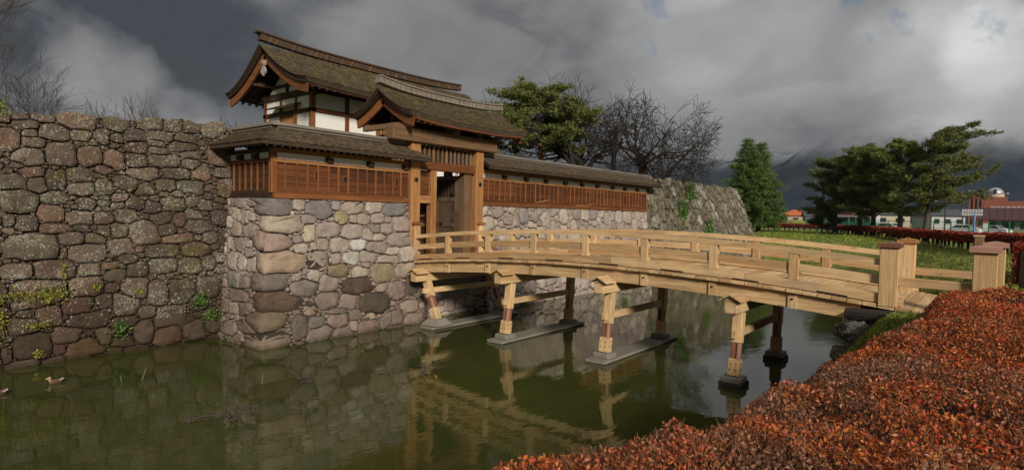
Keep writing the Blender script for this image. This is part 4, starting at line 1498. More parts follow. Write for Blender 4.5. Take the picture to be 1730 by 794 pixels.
def bridge():
    b = thing('bridge', (14.9, 8.0, 0), 'arched new timber footbridge over the moat, leading to the gate', 'bridge')
    # planks of the deck, a few millimetres apart and not quite level
    y = .22
    me_by = {}
    while y < 14.86:
        w = random.choice((.26, .28, .30))
        if w not in me_by:
            me_by[w] = share('deck_plank', MB().beam((-1.735, 0, 0), (1.735, 0, 0), w - .008, .075, .006), MATS['cypress_x'])
        yc = y + w / 2
        o = link('deck_plank', me_by[w], None, b, (14.9 + random.uniform(-.018, .018), yc, deck(yc) - .04 + random.uniform(-.003, .003)))
        o.rotation_euler.x = math.atan(-.0156 * (yc - 8))
        y += w
    for x, s in ((XN, 1), (XF, -1)):
        # kerb timbers, butted over the posts
        cuts = [1.2, 4.1, 7.4, 10.8, 14.9]
        for a, c in zip(cuts, cuts[1:]):
            MB().sweep(arc(a + .003, c - .003, x, .105), (0, 0, 1), .20, .17).build('kerb', MATS['cypress_y'], b)
        # rail posts with wedges; the drain slots further down are only dark strips
        for y in YK[1:8]:
            p = MB().beam((x, y, deck(y) + .19), (x, y, deck(y) + .735), .15, .19, .01, (0, 1, 0)).build('rail_post', MATS['cypress_z'], b)
            m = MB()
            for q in (-1, 1):
                m.box(x - .03, x + .03, y + q * .095 - .035, y + q * .095 + .035, deck(y) + .30, deck(y) + .37)
            m.build('wedge', MATS['cypress_y'], p)
        for a, c in zip(cuts, cuts[1:]):
            MB().sweep(arc(a + .3 if a < 2 else a + .003, c - .003, x, .79), (0, 0, 1), .17, .115).build('top_rail', MATS['cypress_y'], b)
        for k in range(8):
            MB().sweep(arc(YK[k] + .06, YK[k + 1] - .06, x, .445, 4), (0, 0, 1), .075, .165).build('middle_rail', MATS['cypress_y'], b)
        # dark strips on the kerb face paint in the shade of drain slots
        for k in range(8):
            yc = YK[k] + .95
            xo = x - s * .1
            MB().sweep([q + Vector((-s * .1005, 0, 0)) for q in arc(yc - .28, yc + .28, x, .034, 3)], (0, 0, 1), .006, .03).build('slot_shade', MATS['dark_y'], b)
        # newels with caps
        for y, zc, ch in ((YK[0], 3.16, .31), (YK[8] - .12, 3.22, .27)):
            nw = MB().beam((x, y, deck(y) - .03), (x, y, zc), ch, ch, .012, (0, 1, 0)).build('newel', MATS['cypress_z'], b)
            c = MB()
            h = ch / 2 + .045
            c.box(x - h, x + h, y - h, y + h, zc, zc + .075)
            c.add([(x - h, y - h, zc + .075), (x + h, y - h, zc + .075), (x + h, y + h, zc + .075), (x - h, y + h, zc + .075), (x, y, zc + .125)], [(0, 1, 4), (1, 2, 4), (2, 3, 4), (3, 0, 4)])
            c.build('newel_cap', MATS['copper_cap' if x == XN else 'orange_x'], nw)
        # edge board under the plank ends, stringer and its clamps
        MB().sweep(arc(1.9, 14.9, x - s * .0 + s * .08, -.25), (0, 0, 1), .20, .32).build('stringer', MATS['cypress_y'], b)
        for y in YK[1:8]:
            cl = MB().box(x - s * .02 - .035, x - s * .02 + .02, y - .085, y + .085, deck(y) - .415, deck(y) - .085).build('clamp_board', MATS['cypress_z'], b)
            t = MB().tube([(x - s * .075, y, deck(y) - .22), (x - s * .02, y, deck(y) - .22)], .022, 8)
            t.build('bolt', MATS['iron'], cl)
    MB().sweep(arc(1.9, 14.9, 14.9, -.25), (0, 0, 1), .22, .32).build('stringer', MATS['old_y'], b)
    # piers
    for yp, kind in ((4.22, 0), (7.45, 0), (10.72, 0), (14.25, 1)):
        zt = deck(yp) - .415
        pr = b
        cb = MB().beam((12.72, yp, zt - .13), (17.08, yp, zt - .13), .27, .26, .014).build('cap_beam', MATS['cypress_x'], pr)
        for xe, s in ((12.70, 1), (17.10, -1)):
            # little two-board roof that keeps rain off the beam end
            for q in (-1, 1):
                m = MB().prism([(xe - s * .06, yp, zt + .135), (xe - s * .06, yp + q * .25, zt + .0), (xe - s * .06, yp + q * .25, zt + .028), (xe - s * .06, yp, zt + .165)], (s * .52, 0, 0))
                o = m.build('end_cap', MATS['cypress_x'], cb)
                recalc(o)
            m = MB().prism([(xe + s * .01, yp - .14, zt + .001), (xe + s * .01, yp + .14, zt + .001), (xe + s * .01, yp, zt + .075 + .045)], (s * .40, 0, 0))
            recalc(m.build('cap_block', MATS['cypress_x'], cb))
        dy = -.72 if kind else 0.0
        for xt, xb in ((13.32, 13.10), (16.48, 16.28 + .1)):
            top, bot = Vector((xt, yp, zt - .28)), Vector((xb, yp + dy, .21))
            at = lambda z: bot + (top - bot) * ((z - .21) / (top.z - .21))
            lg = MB().beam(at(.92), top, .225, .225, .014, (0, 1, 0)).build('leg', MATS['cypress_z'], pr)
            MB().beam(at(.55), at(.93), .185, .185, .01, (0, 1, 0)).build('leg_band', MATS['redwood_z'], lg)
            MB().beam(at(.56) + Vector((-.085, -.085, 0)), at(.93) + Vector((-.085, -.085, 0)), .075, .075, .01, (0, 1, 0)).build('leg_strip', MATS['pink_cap'], lg)
            MB().beam(at(.21), at(.58), .245, .245, .012, (0, 1, 0)).build('leg_shoe', MATS['cypress_z'], lg)
            m = MB()
            for zz in (.36, .48):
                for q in (-.06, .06):
                    c = at(zz)
                    m.tube([(c.x - .133, c.y + q, zz), (c.x - .12, c.y + q, zz)], .014, 6)
                    m.tube([(c.x + q, c.y - .133, zz), (c.x + q, c.y - .12, zz)], .014, 6)
            m.build('shoe_bolts', MATS['iron'], lg)
            ped = MB()
            if kind:
                ped.add([(bot.x - .36, bot.y - .36, .10), (bot.x + .36, bot.y - .36, .10), (bot.x + .36, bot.y + .36, .10), (bot.x - .36, bot.y + .36, .10),
                         (bot.x - .2, bot.y - .2, .30), (bot.x + .2, bot.y - .2, .30), (bot.x + .2, bot.y + .2, .30), (bot.x - .2, bot.y + .2, .30)],
                        [(0, 3, 2, 1), (4, 5, 6, 7), (0, 1, 5, 4), (1, 2, 6, 5), (2, 3, 7, 6), (3, 0, 4, 7)])
            else:
                ped.beam((bot.x, bot.y - .22, .145), (bot.x, bot.y + .22, .145), .44, .13, .02)
            ped.build('footing', MATS['concrete'], pr)
        zb = 1.12
        fr = (zb - .27) / (zt - .28 - .27)
        yb = yp + dy * (1 - fr)
        MB().beam((12.98, yb, zb), (16.72, yb, zb), .10, .17, .01).build('brace', MATS['cypress_x'], pr)
        if yp > 5:
            MB().beam((12.62, yp + dy, .045), (16.95, yp + dy, .045), .58, .07, .015).build('pad', MATS['concrete'], pr)
            MB().box(12.9, 16.7, yp + dy - .25, yp + dy + .25, -.9, .02).build('pad_support', MATS['core_earth'], pr)
        else:
            for xx in (13.10, 16.38):
                MB().box(xx - .25, xx + .25, yp - .25, yp + .25, -.9, .10).build('pad_support', MATS['core_earth'], pr)
    return b


bridge()

# low rails that carry the parapet on to the path
for x, lab in ((XN, 'low timber rail with capped end post, on the near side of the bridge end'), (XF, 'low timber rail with capped end post, on the far side of the bridge end')):
    y1 = .02 if x == XN else -.14
    r = thing('low_rail', (x, .6, 2.0), lab, 'railing')
    MB().beam((x, y1 + .1, 2.50), (x, YK[0] - .15, 2.52), .09, .17, .01).build('board', MATS['cypress_y'], r)
    p = MB().beam((x, y1, 1.85), (x, y1, 3.14), .34, .34, .012, (0, 1, 0)).build('post', MATS['cypress_z'], r)
    c = MB()
    h = .225
    c.box(x - h, x + h, y1 - h, y1 + h, 3.14, 3.23)
    c.add([(x - h, y1 - h, 3.23), (x + h, y1 - h, 3.23), (x + h, y1 + h, 3.23), (x - h, y1 + h, 3.23), (x, y1, 3.275)], [(0, 1, 4), (1, 2, 4), (2, 3, 4), (3, 0, 4)])
    c.build('post_cap', MATS['pink_cap'], p)

# gravel path off the bridge
m = MB().add([(13.0, .24, 1.93), (16.8, .24, 1.93), (16.9, -4, 1.95), (16.9, -40, 1.96), (13.1, -40, 1.96), (13.0, -4, 1.95)], [(0, 5, 4, 3, 2, 1)])
pth = m.build('path', plain('path_gravel', (.34, .32, .29), .95, var=.3, scale=22, bump=.5))
tag(pth, 'pale gravel path leading off the bridge', None, None, 'structure')
recalc(pth)

# stone abutment, log and turf at the near end
bo = thing('boulder', (12.85, 1.85, 1.4), 'dark boulder propping up the black log by the bridge end', 'boulder')
bm_v = MB().lathe((12.82, 1.85, 1.30), [(.10, 0), (.26, .10), (.30, .24), (.24, .38), (.10, .45)], 10)
bm_v.v = [(x + random.uniform(-.03, .03), y + random.uniform(-.04, .04), z + random.uniform(-.02, .02)) for x, y, z in bm_v.v]
bm_v.build('rock', MATS['stone_mossy'], bo, False, None, (.08, .07, .06))
lg = thing('log', (12.9, 1.65, 1.85), 'thick black log lying across the bank beside the bridge end', 'log')
pts = [(12.90, 2.08, 1.86), (12.90, 1.9, 1.87), (12.89, 1.65, 1.885), (12.88, 1.35, 1.87), (12.87, 1.2, 1.86)]
lm = MB().tube(pts, [.11, .125, .115, .12, .10], 11)
lm.v = [(x + random.uniform(-.014, .014), y, z + random.uniform(-.014, .014)) for x, y, z in lm.v]
lm.build('trunk', MATS['black_log'], lg)
MB().tube([(12.90, 2.10, 1.86), (12.90, 2.078, 1.86)], [.08, .105], 12).build('cut_end', MATS['dark_y'], lg)
ab = thing('abutment', (14.9, 2.0, 0), 'dark stone abutment under the near end of the bridge', 'abutment')
MB().box(12.98, 16.85, 1.15, 1.98, -.8, 1.60).build('abutment_core', MATS['core_earth'], ab)
sd = fill_seeds([], 12.95, 16.9, -.4, 1.55, (.22, .15, .09), (300, 500, 900))
lay_stones(ab, sd, lambda u, v, o: (u, 2.06 + o - .05 * v, v), MATS['stone_mossy'], [(.09, .075, .06), (.12, .10, .08), (.07, .06, .05)], None, rays=12)
sd = fill_seeds([], 1.2, 2.0, -.4, 1.55, (.20, .14, .09), (200, 300, 500))
lay_stones(ab, sd, lambda u, v, o: (12.94 - o + .03 * v, u, v), MATS['stone_mossy'], [(.09, .075, .06), (.12, .10, .08), (.07, .06, .05)], None, rays=12)
MB().beam((13.0, 2.02, 1.72), (16.8, 2.02, 1.72), .26, .28, .02).build('bearing_beam', MATS['cypress_x'], ab)

# ------------------------------------------------------------------ foliage helpers
def leaf_mesh(name, P, L, W, up=.3, bend=.25, N=None, quad=False):
    """many small leaves: P centres (n,3); L, W lengths and widths; N optional preferred direction"""
    n = len(P)
    d = rng.normal(0, 1, (n, 3))
    if N is not None:
        d = d + N * 2.2
    d[:, 2] += up
    d /= np.linalg.norm(d, axis=1)[:, None]
    s = np.cross(d, rng.normal(0, 1, (n, 3)))
    s /= np.linalg.norm(s, axis=1)[:, None] + 1e-9
    t = np.cross(s, d)
    L = np.broadcast_to(np.asarray(L, float), (n,))[:, None]
    W = np.broadcast_to(np.asarray(W, float), (n,))[:, None]
    a = P - d * L * .5
    b = P + d * L * .5 + t * L * bend * .4
    m1 = P + s * W * .5 - t * L * bend * .2
    m2 = P - s * W * .5 - t * L * bend * .2
    V = np.stack([a, m1, b, m2], 1).reshape(-1, 3)
    i = np.arange(n)[:, None] * 4
    if quad:
        F = np.concatenate([i, i + 1, i + 2, i + 3], 1)
    else:
        F = np.concatenate([np.concatenate([i, i + 1, i + 2], 1), np.concatenate([i, i + 2, i + 3], 1)], 0)
    return fast_mesh(name, V, F)


def stick_mesh(name, A, B, r0, r1, sides=3):
    """thin straight twigs from A to B"""
    n = len(A)
    d = B - A
    d /= np.linalg.norm(d, axis=1)[:, None] + 1e-9
    ref = np.where(np.abs(d[:, 2:3]) < .9, np.array([[0, 0, 1.0]]), np.array([[1.0, 0, 0]]))
    s = np.cross(d, ref)
    s /= np.linalg.norm(s, axis=1)[:, None]
    t = np.cross(d, s)
    r0 = np.broadcast_to(np.asarray(r0, float), (n,))[:, None]
    r1 = np.broadcast_to(np.asarray(r1, float), (n,))[:, None]
    rings = []
    for P, r in ((A, r0), (B, r1)):
        for k in range(sides):
            a = 2 * math.pi * k / sides
            rings.append(P + (s * math.cos(a) + t * math.sin(a)) * r)
    V = np.stack(rings, 1).reshape(-1, 3)
    i = np.arange(n)[:, None] * 2 * sides
    F = np.concatenate([np.concatenate([i + k, i + (k + 1) % sides, i + sides + (k + 1) % sides, i + sides + k], 1) for k in range(sides)], 0)
    return fast_mesh(name, V, F)


# ------------------------------------------------------------------ the red hedge in the foreground
def hedge_edge(x):
    return 1.66 + .12 * np.exp(-(x - 1.6) ** 2 / 1.5) - .105 * (x - 1.8) + .10 * np.sin(x * 1.3) + .05 * np.sin(x * 3.7)


def hedge_top(x, y):
    e = hedge_edge(x) - y                       # distance in from the moat side
    e2 = np.minimum(e, (12.75 - x) * 1.2)
    t = np.clip(e2 / .55, 0, 1)
    z = 2.50 + .10 * np.clip(e, 0, 3) + (vnoise(x, y, 1.1, 7) - .5) * .20 + (vnoise(x, y, 3.1, 8) - .5) * .09
    return 1.55 + (z - 1.55) * np.sqrt(np.clip(1 - (1 - t) ** 2, 0, 1))


hedge = thing('hedge', (7, 0, 1.9), 'wide clipped hedge of red autumn leaves along the near bank', 'hedge')
xs, ys = np.arange(.7, 12.9, .09), np.arange(-5.5, 1.9, .09)
X, Y = np.meshgrid(xs, ys)
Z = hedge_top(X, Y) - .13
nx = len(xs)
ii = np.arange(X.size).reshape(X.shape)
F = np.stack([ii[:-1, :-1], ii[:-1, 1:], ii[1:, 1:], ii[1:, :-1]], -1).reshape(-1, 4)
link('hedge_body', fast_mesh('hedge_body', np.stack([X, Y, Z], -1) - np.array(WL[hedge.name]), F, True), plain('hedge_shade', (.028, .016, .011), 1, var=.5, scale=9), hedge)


def hedge_points(n, depth, near_bias=True):
    r = rng.uniform(0, 1, n)
    x = .8 + 12.0 * (r ** 1.7 if near_bias else r)
    y = hedge_edge(x) + .25 - rng.uniform(0, 1, n) ** 1.25 * 5.6
    z = hedge_top(x, y)
    clump = vnoise(x, y, 5.5, 21) * .6 + vnoise(x, y, 13.0, 22) * .4      # shoots stand in tufts with dark hollows between
    z = z - np.abs(rng.normal(0, depth, n)) + .02 + (clump - .5) * .15
    keep = (z > 1.45) & (rng.uniform(0, 1, n) < .35 + 1.3 * clump)
    return np.stack([x, y, z], -1)[keep]


P = hedge_points(360000, .075)
dist = np.hypot(P[:, 0], P[:, 1])
sz = np.clip(.017 + .0014 * dist, .019, .034) * rng.uniform(.6, 1.3, len(P))
o = link('leaves', leaf_mesh('leaves', P - np.array(WL[hedge.name]), sz * 1.15, sz * .60, .55), MATS['hedge_leaf'], hedge)
tag(o, 'mass of small red and rust leaves', None, None, 'stuff')
A = hedge_points(60000, .05)
A[:, 2] -= .05
D = rng.normal(0, .5, A.shape)
D[:, 2] = 1
D /= np.linalg.norm(D, axis=1)[:, None]
Bq = A + D * rng.uniform(.03, .085, len(A))[:, None]
o = link('twigs', stick_mesh('twigs', A - np.array(WL[hedge.name]), Bq - np.array(WL[hedge.name]), .0024, .0012), MATS['twig_bark'], hedge)
tag(o, 'thin upright orange and grey twig tips', None, None, 'stuff')


# ------------------------------------------------------------------ clipped hedges in the distance
def far_hedge(name, path, z0, zt, half, label, leaves, size, stems=True, foot=.55):
    c = path[len(path) // 2]
    h = thing(name, (c[0], c[1], z0), label, 'hedge')
    seg = [math.dist(a, b) for a, b in zip(path, path[1:])]
    tot = sum(seg)
    off = np.array(WL[h.name])
    P = []
    for (a, b), s in zip(zip(path, path[1:]), seg):
        n = int(leaves * s / tot)
        t = rng.uniform(0, 1, n)
        base = np.array(a)[None] * (1 - t[:, None]) + np.array(b)[None] * t[:, None]
        d = (np.array(b) - np.array(a)) / s
        side = np.array([-d[1], d[0]])
        w = rng.uniform(-1, 1, n)
        hgt = rng.uniform(0, 1, n) ** .8
        # leaves sit on the skin of the clipped block
        face = rng.uniform(0, 1, n) < .55
        w = np.where(face, np.sign(w) * rng.uniform(.75, 1.05, n), w)
        hgt = np.where(face, hgt, rng.uniform(.85, 1.05, n))
        p = base + side[None] * (w * half)[:, None]
        z = z0 + foot * (zt - z0) + (zt - z0) * (1 - foot) * hgt + (vnoise(p[:, 0], p[:, 1], .7, 9) - .5) * .16 + rng.normal(0, .03, n)
        P.append(np.column_stack([p, z]))
    P = np.vstack(P)
    o = link('leaves', leaf_mesh('leaves', P - off, size * rng.uniform(.7, 1.3, len(P)), size * .7, .2), MATS['hedge_far_leaf'], h)
    tag(o, 'dense dark red leaves', None, None, 'stuff')
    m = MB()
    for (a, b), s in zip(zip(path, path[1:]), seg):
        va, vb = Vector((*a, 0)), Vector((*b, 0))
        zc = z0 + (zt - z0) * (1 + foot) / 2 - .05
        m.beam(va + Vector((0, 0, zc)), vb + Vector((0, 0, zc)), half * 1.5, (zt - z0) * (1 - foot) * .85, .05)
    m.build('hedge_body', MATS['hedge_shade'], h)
    if stems:
        m = MB()
        for (a, b), s in zip(zip(path, path[1:]), seg):
            n = max(2, int(s / .75))
            for k in range(n):
                t = (k + random.uniform(.2, .8)) / n
                x, y = a[0] + (b[0] - a[0]) * t, a[1] + (b[1] - a[1]) * t
                m.tube([(x, y, z0 - .1), (x + random.uniform(-.1, .1), y + random.uniform(-.1, .1), z0 + foot * (zt - z0) + .1)], [.07, .10], 5)
        tag(m.build('stems', MATS['bark_dark'], h), 'short bare stems under the leaves', None, None, 'stuff')
    return h


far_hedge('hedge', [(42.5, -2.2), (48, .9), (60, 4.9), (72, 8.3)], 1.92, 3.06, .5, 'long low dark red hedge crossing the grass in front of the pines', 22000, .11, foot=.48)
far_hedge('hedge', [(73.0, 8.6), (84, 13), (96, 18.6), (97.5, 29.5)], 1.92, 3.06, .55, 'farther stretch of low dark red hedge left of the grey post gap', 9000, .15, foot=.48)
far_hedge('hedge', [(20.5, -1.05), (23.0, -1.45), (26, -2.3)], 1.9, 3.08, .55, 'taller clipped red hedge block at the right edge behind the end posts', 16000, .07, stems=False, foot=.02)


# ------------------------------------------------------------------ grass and weeds on the banks
def grass_field(n, xr, yr, hmin, hmax, dmin=.05, power=1.0):
    x = xr[0] + (xr[1] - xr[0]) * rng.uniform(0, 1, n) ** power
    y = rng.uniform(*yr, n)
    d = poly_dist(x, y, MOAT)
    keep = (d > dmin) & ~((x > 12.9) & (x < 16.95) & (y < 1.5))
    x, y = x[keep], y[keep]
    z = ground_z(x, y)
    h = rng.uniform(hmin, hmax, len(x))
    return np.stack([x, y, z + h * .45], -1), h


P, h = grass_field(90000, (16, 100), (-6, 32), .08, .26, .02, 1.6)
dist = np.hypot(P[:, 0], P[:, 1])
h = h * np.clip(.6 + dist / 60, .6, 1.6)
o = link('bank_grass', leaf_mesh('bank_grass', P, h, h * .16, .9, .3), MATS['grass_leaf'])
tag(o, 'rough yellow green grass covering the far bank', 'grass', None, 'stuff')
P, h = grass_field(26000, (10, 16), (.2, 2.15), .06, .17)
o = link('bank_grass', leaf_mesh('bank_grass', P, h, h * .14, .9, .3), MATS['grass_leaf'])
tag(o, 'short turf on the near bank beside the black log', 'grass', None, 'stuff')


def weed(name, spot, spread, n, size, mat, label, normal=None, droop=0.0, cat='plant'):
    """a clump of leaves with a few stems, rooted at spot"""
    w = thing(name, spot, label, cat)
    off = np.array(spot)
    P = rng.normal(0, 1, (n, 3)) * np.array(spread)[None]
    P[:, 2] -= droop * np.abs(rng.normal(0, 1, n))
    if normal is not None:
        nn = np.array(normal)
        P -= np.minimum(P @ nn, 0)[:, None] * nn
        P += nn * .05
    link('leaves', leaf_mesh('leaves', P, size * rng.uniform(.6, 1.3, n), size * .75, .3), MATS[mat], w)
    k = min(n, 24)
    link('stems', stick_mesh('stems', np.zeros((k, 3)) + rng.normal(0, .02, (k, 3)), P[:k], .006, .003), MATS['twig_bark'], w)
    return w


WN = (0, -1, .1)
Yw = lambda z: 16.76 + K * z - .06
for x, z, sp, n, lab in ((3.45, 1.62, (.38, .04, .07), 260, 'yellow green creeper in a long strip across the left edge of the dark wall'),
                         (3.95, 1.60, (.14, .04, .10), 160, 'yellow green creeper hanging round the big flat stone of the dark wall'),
                         (4.20, 2.10, (.035, .03, .20), 70, 'narrow vertical wisp of creeper above the big flat stone'),
                         (3.05, 1.15, (.06, .04, .30), 130, 'creeper climbing up the very left edge of the dark wall'),
                         (3.70, .92, (.13, .04, .04), 90, 'small green tuft below the creeper on the dark wall'),
                         (3.66, .28, (.05, .03, .05), 40, 'tiny yellow sprig just above the water on the left'),
                         (4.85, 1.72, (.05, .03, .06), 36, 'little yellow sprig at the middle of the dark wall'),
                         (5.75, 1.52, (.05, .03, .05), 36, 'faint yellow sprig right of the middle of the dark wall')):
    weed('creeper', (x, Yw(z), z), sp, n, .055, 'ivy_leaf', lab, WN, .05)
for x, z, n, lab in ((5.30, .62, 120, 'green weed growing low from the dark wall'), (7.25, 1.12, 120, 'broad leaved weed on the dark wall near the corner base'), (7.55, .72, 90, 'lower weed in the dark wall beside the corner base')):
    weed('wall_weed', (x, Yw(z), z), (.12, .05, .09), n, .075, 'weed_leaf', lab, WN, .06)
for x, z, s, lab in ((19.0, 1.35, .17, 'bright green weed on the light wall below the bridge'), (27.5, .9, .25, 'green weed at the foot of the light wall seen under the bridge')):
    weed('wall_weed', (x, 14.55 + K * z - .08, z), (s, .06, s * .9), 170, .10, 'weed_leaf', lab, WN, .05)
for x, z, sx, szv, lab in ((36.6, 5.2, .28, .40, 'tall streak of green weed at the top of the mossy wall'), (35.0, 4.15, .35, .35, 'bushy green weed in the middle of the mossy wall'), (38.3, 3.0, .3, .3, 'green weed low on the mossy wall just above the bridge rail')):
    yy = map_m(x, z, .08)[1]
    weed('wall_weed', (x, yy, z), (sx, .1, szv), 320, .15, 'weed_leaf', lab, WN, .1)
weed('bank_bush', (66, 12.2, 1.6), (.8, .8, .35), 700, .16, 'weed_leaf', 'small rounded green bush on the far grass bank', (0, 0, 1), 0, 'bush')
weed('strap_plant', (13.05, -1.05, 2.5), (.14, .18, .22), 26, .30, 'ivy_leaf', 'yellow strap leaved plant poking out beside the hedge at right', (0, 0, 1))


# ------------------------------------------------------------------ trees
def grow(base, d0, length, rad, levels, spread, ratio, kids, curl, up, seed, min_r=.006, bias=None, first=.35):
    """recursive limbs; returns list of (points, radii, level) and the tips"""
    R = random.Random(seed)
    limbs, tips = [], []

    def limb(p, d, L, r, lev):
        n = max(3, int(5 - lev * .3)) + (2 if lev == 0 else 0)
        pts, rad_ = [p.copy()], [r]
        q = p.copy()
        dd = d.copy()
        end_r = max(r * .55, min_r)
        spawn = []
        for i in range(n):
            dd = dd + Vector((R.gauss(0, curl), R.gauss(0, curl), R.gauss(0, curl) + up))
            if bias:
                dd = dd + Vector(bias) * .06
            dd.normalize()
            q = q + dd * (L / n)
            pts.append(q.copy())
            rad_.append(r + (end_r - r) * (i + 1) / n)
            if (i + 1) / n > first:
                spawn.append((q.copy(), dd.copy(), rad_[-1]))
        limbs.append((pts, rad_, lev))
        if lev >= levels:
            tips.append((q.copy(), dd.copy()))
            return
        nk = kids[min(lev, len(kids) - 1)]
        for k in range(nk):
            sp, sd, sr = spawn[min(len(spawn) - 1, int((k + R.random()) / nk * len(spawn)))]
            if k == nk - 1:
                sp, sd, sr = spawn[-1]
            ax = sd.cross(Vector((R.gauss(0, 1), R.gauss(0, 1), R.gauss(0, 1)))).normalized()
            ang = math.radians(R.uniform(*spread)) * (.45 if k == nk - 1 else 1)
            nd = Matrix.Rotation(ang, 3, ax) @ sd
            limb(sp, nd, L * R.uniform(*ratio), max(sr * (.85 if k == nk - 1 else R.uniform(.5, .72)), min_r), lev + 1)
    limb(Vector(base), Vector(d0).normalized(), length, rad, 0)
    return limbs, tips


def limbs_mesh(limbs, off):
    m = MB()
    for pts, r, lev in limbs:
        m.tube(pts, r, 8 if r[0] > .08 else (5 if r[0] > .025 else 3), caps=False)
    return m


def bare_tree(name, base, label, height, rad, seed, levels=5, lean=(0, 0, 1), group=None, bark='bark_dark', spread=(22, 58), kids=(3, 3, 3, 3, 3), trunk=.28, up=.045, ratio=(.62, .86), curl=.13, min_r=.007, stems=1):
    t = thing(name, base, label, 'tree', group)
    R = random.Random(seed)
    limbs = []
    for s in range(stems):
        d = Vector(lean) + (Vector((R.gauss(0, .35), R.gauss(0, .35), 0)) if stems > 1 else Vector((0, 0, 0)))
        l, _ = grow(base, d, height * trunk, rad * (1 if stems == 1 else .7), levels, spread, ratio, kids, curl, up, seed + s, min_r)
        limbs += l
    tr = [l for l in limbs if l[2] == 0]
    br = [l for l in limbs if l[2] > 0]
    limbs_mesh(tr, base).build('trunk', MATS[bark], t, True)
    limbs_mesh(br, base).build('crown', MATS[bark], t, True)
    return t


# the two spreading cherries above the long fence, their neighbours, and the saplings above the dark wall
bare_tree('cherry_tree', (35.6, 17.8, 5.5), 'largest leafless cherry with spreading limbs above the mossy wall', 13.0, .36, 5, 6, (.12, -.05, 1), 'leafless trees behind the fence', spread=(30, 72), kids=(5, 4, 3, 3, 3, 3), trunk=.17, ratio=(.70, .92), up=.022, min_r=.012)
bare_tree('cherry_tree', (30.6, 19.2, 4.5), 'thick trunked leafless cherry behind the middle of the long fence', 12.0, .40, 9, 6, (.05, 0, 1), 'leafless trees behind the fence', spread=(28, 68), kids=(5, 4, 3, 3, 3, 3), trunk=.21, ratio=(.68, .9), up=.01, min_r=.012)
bare_tree('cherry_tree', (33.4, 21.0, 5.0), 'leafless tree with a low fork between the two big cherries', 10.5, .26, 21, 6, (0, 0, 1), 'leafless trees behind the fence', spread=(25, 65), kids=(3, 3, 3, 3, 2, 2), trunk=.22, min_r=.012)
bare_tree('cherry_tree', (39.5, 18.6, 5.5), 'leafless tree leaning right at the end of the mossy wall', 8.6, .26, 33, 6, (.5, -.1, 1), 'leafless trees behind the fence', spread=(22, 55), kids=(3, 3, 3, 3, 3, 3, 2), trunk=.24, up=-.01, min_r=.012)
s = thing('tree_stump', (32.4, 18.2, 5.0), 'tall pollarded dead trunk standing between the cherries', 'tree')
MB().tube([(32.4, 18.2, 4.8), (32.5, 18.2, 6.6), (32.42, 18.15, 8.0), (32.5, 18.1, 9.2)], [.20, .17, .15, .13], 9).build('trunk', MATS['bark_dark'], s, True)
MB().tube([(32.46, 18.17, 7.4), (32.9, 18.0, 8.0), (33.0, 18.0, 8.5)], [.08, .06, .04], 6).build('limb', MATS['bark_dark'], s, True)
for base, hgt, seed, lab, st, lev in (((6.0, 30.6, 5.6), 5.6, 41, 'leafless tree with upright twigs at the left end of the dark wall', 2, 5),
                                      ((7.4, 31.5, 5.6), 4.2, 47, 'smaller leafless tree right behind the leftmost one', 2, 5),
                                      ((9.0, 30.8, 5.6), 3.2, 52, 'low leafless twigs at the middle of the dark wall top', 2, 4),
                                      ((8.75, 24.5, 5.5), 2.7, 58, 'fan of bare twigs above the right half of the dark wall', 3, 4),
                                      ((10.0, 27.0, 5.5), 2.2, 62, 'very low bare twigs near the right end of the dark wall', 2, 4),
                                      ((11.5, 24.4, 5.0), 2.9, 66, 'bare twigs between the dark wall and the corner fence roof', 2, 4)):
    bare_tree('bare_tree', base, lab, hgt, .09, seed, lev, (0, 0, 1), 'leafless trees above the dark wall', 'bark_grey', (18, 52), (3, 3, 3, 2, 2), .28, .05, (.66, .9), .09, .007, st)
# a limb that hangs into the top left corner belongs to a tree standing just out of frame
bare_tree('bare_tree', (2.0, 19.0, 5.6), 'leafless tree at the left frame edge reaching into the top corner', 5.6, .11, 83, 5, (.30, -.05, 1), 'leafless trees above the dark wall', 'bark_grey', (18, 45), (3, 3, 3, 3, 3), .34, .05, (.6, .82), .1, .006, 1)


def tufts(P, per, radius, size, flat=.6):
    """needle tufts: scatter little blades round each point"""
    n = len(P)
    c = np.repeat(P, per, 0)
    d = rng.normal(0, 1, c.shape)
    d /= np.linalg.norm(d, axis=1)[:, None]
    d[:, 2] = d[:, 2] * flat + .15
    r = np.repeat(rng.uniform(.6, 1.3, n), per)[:, None] * radius
    return c + d * r * rng.uniform(.3, 1, (len(c), 1)), d


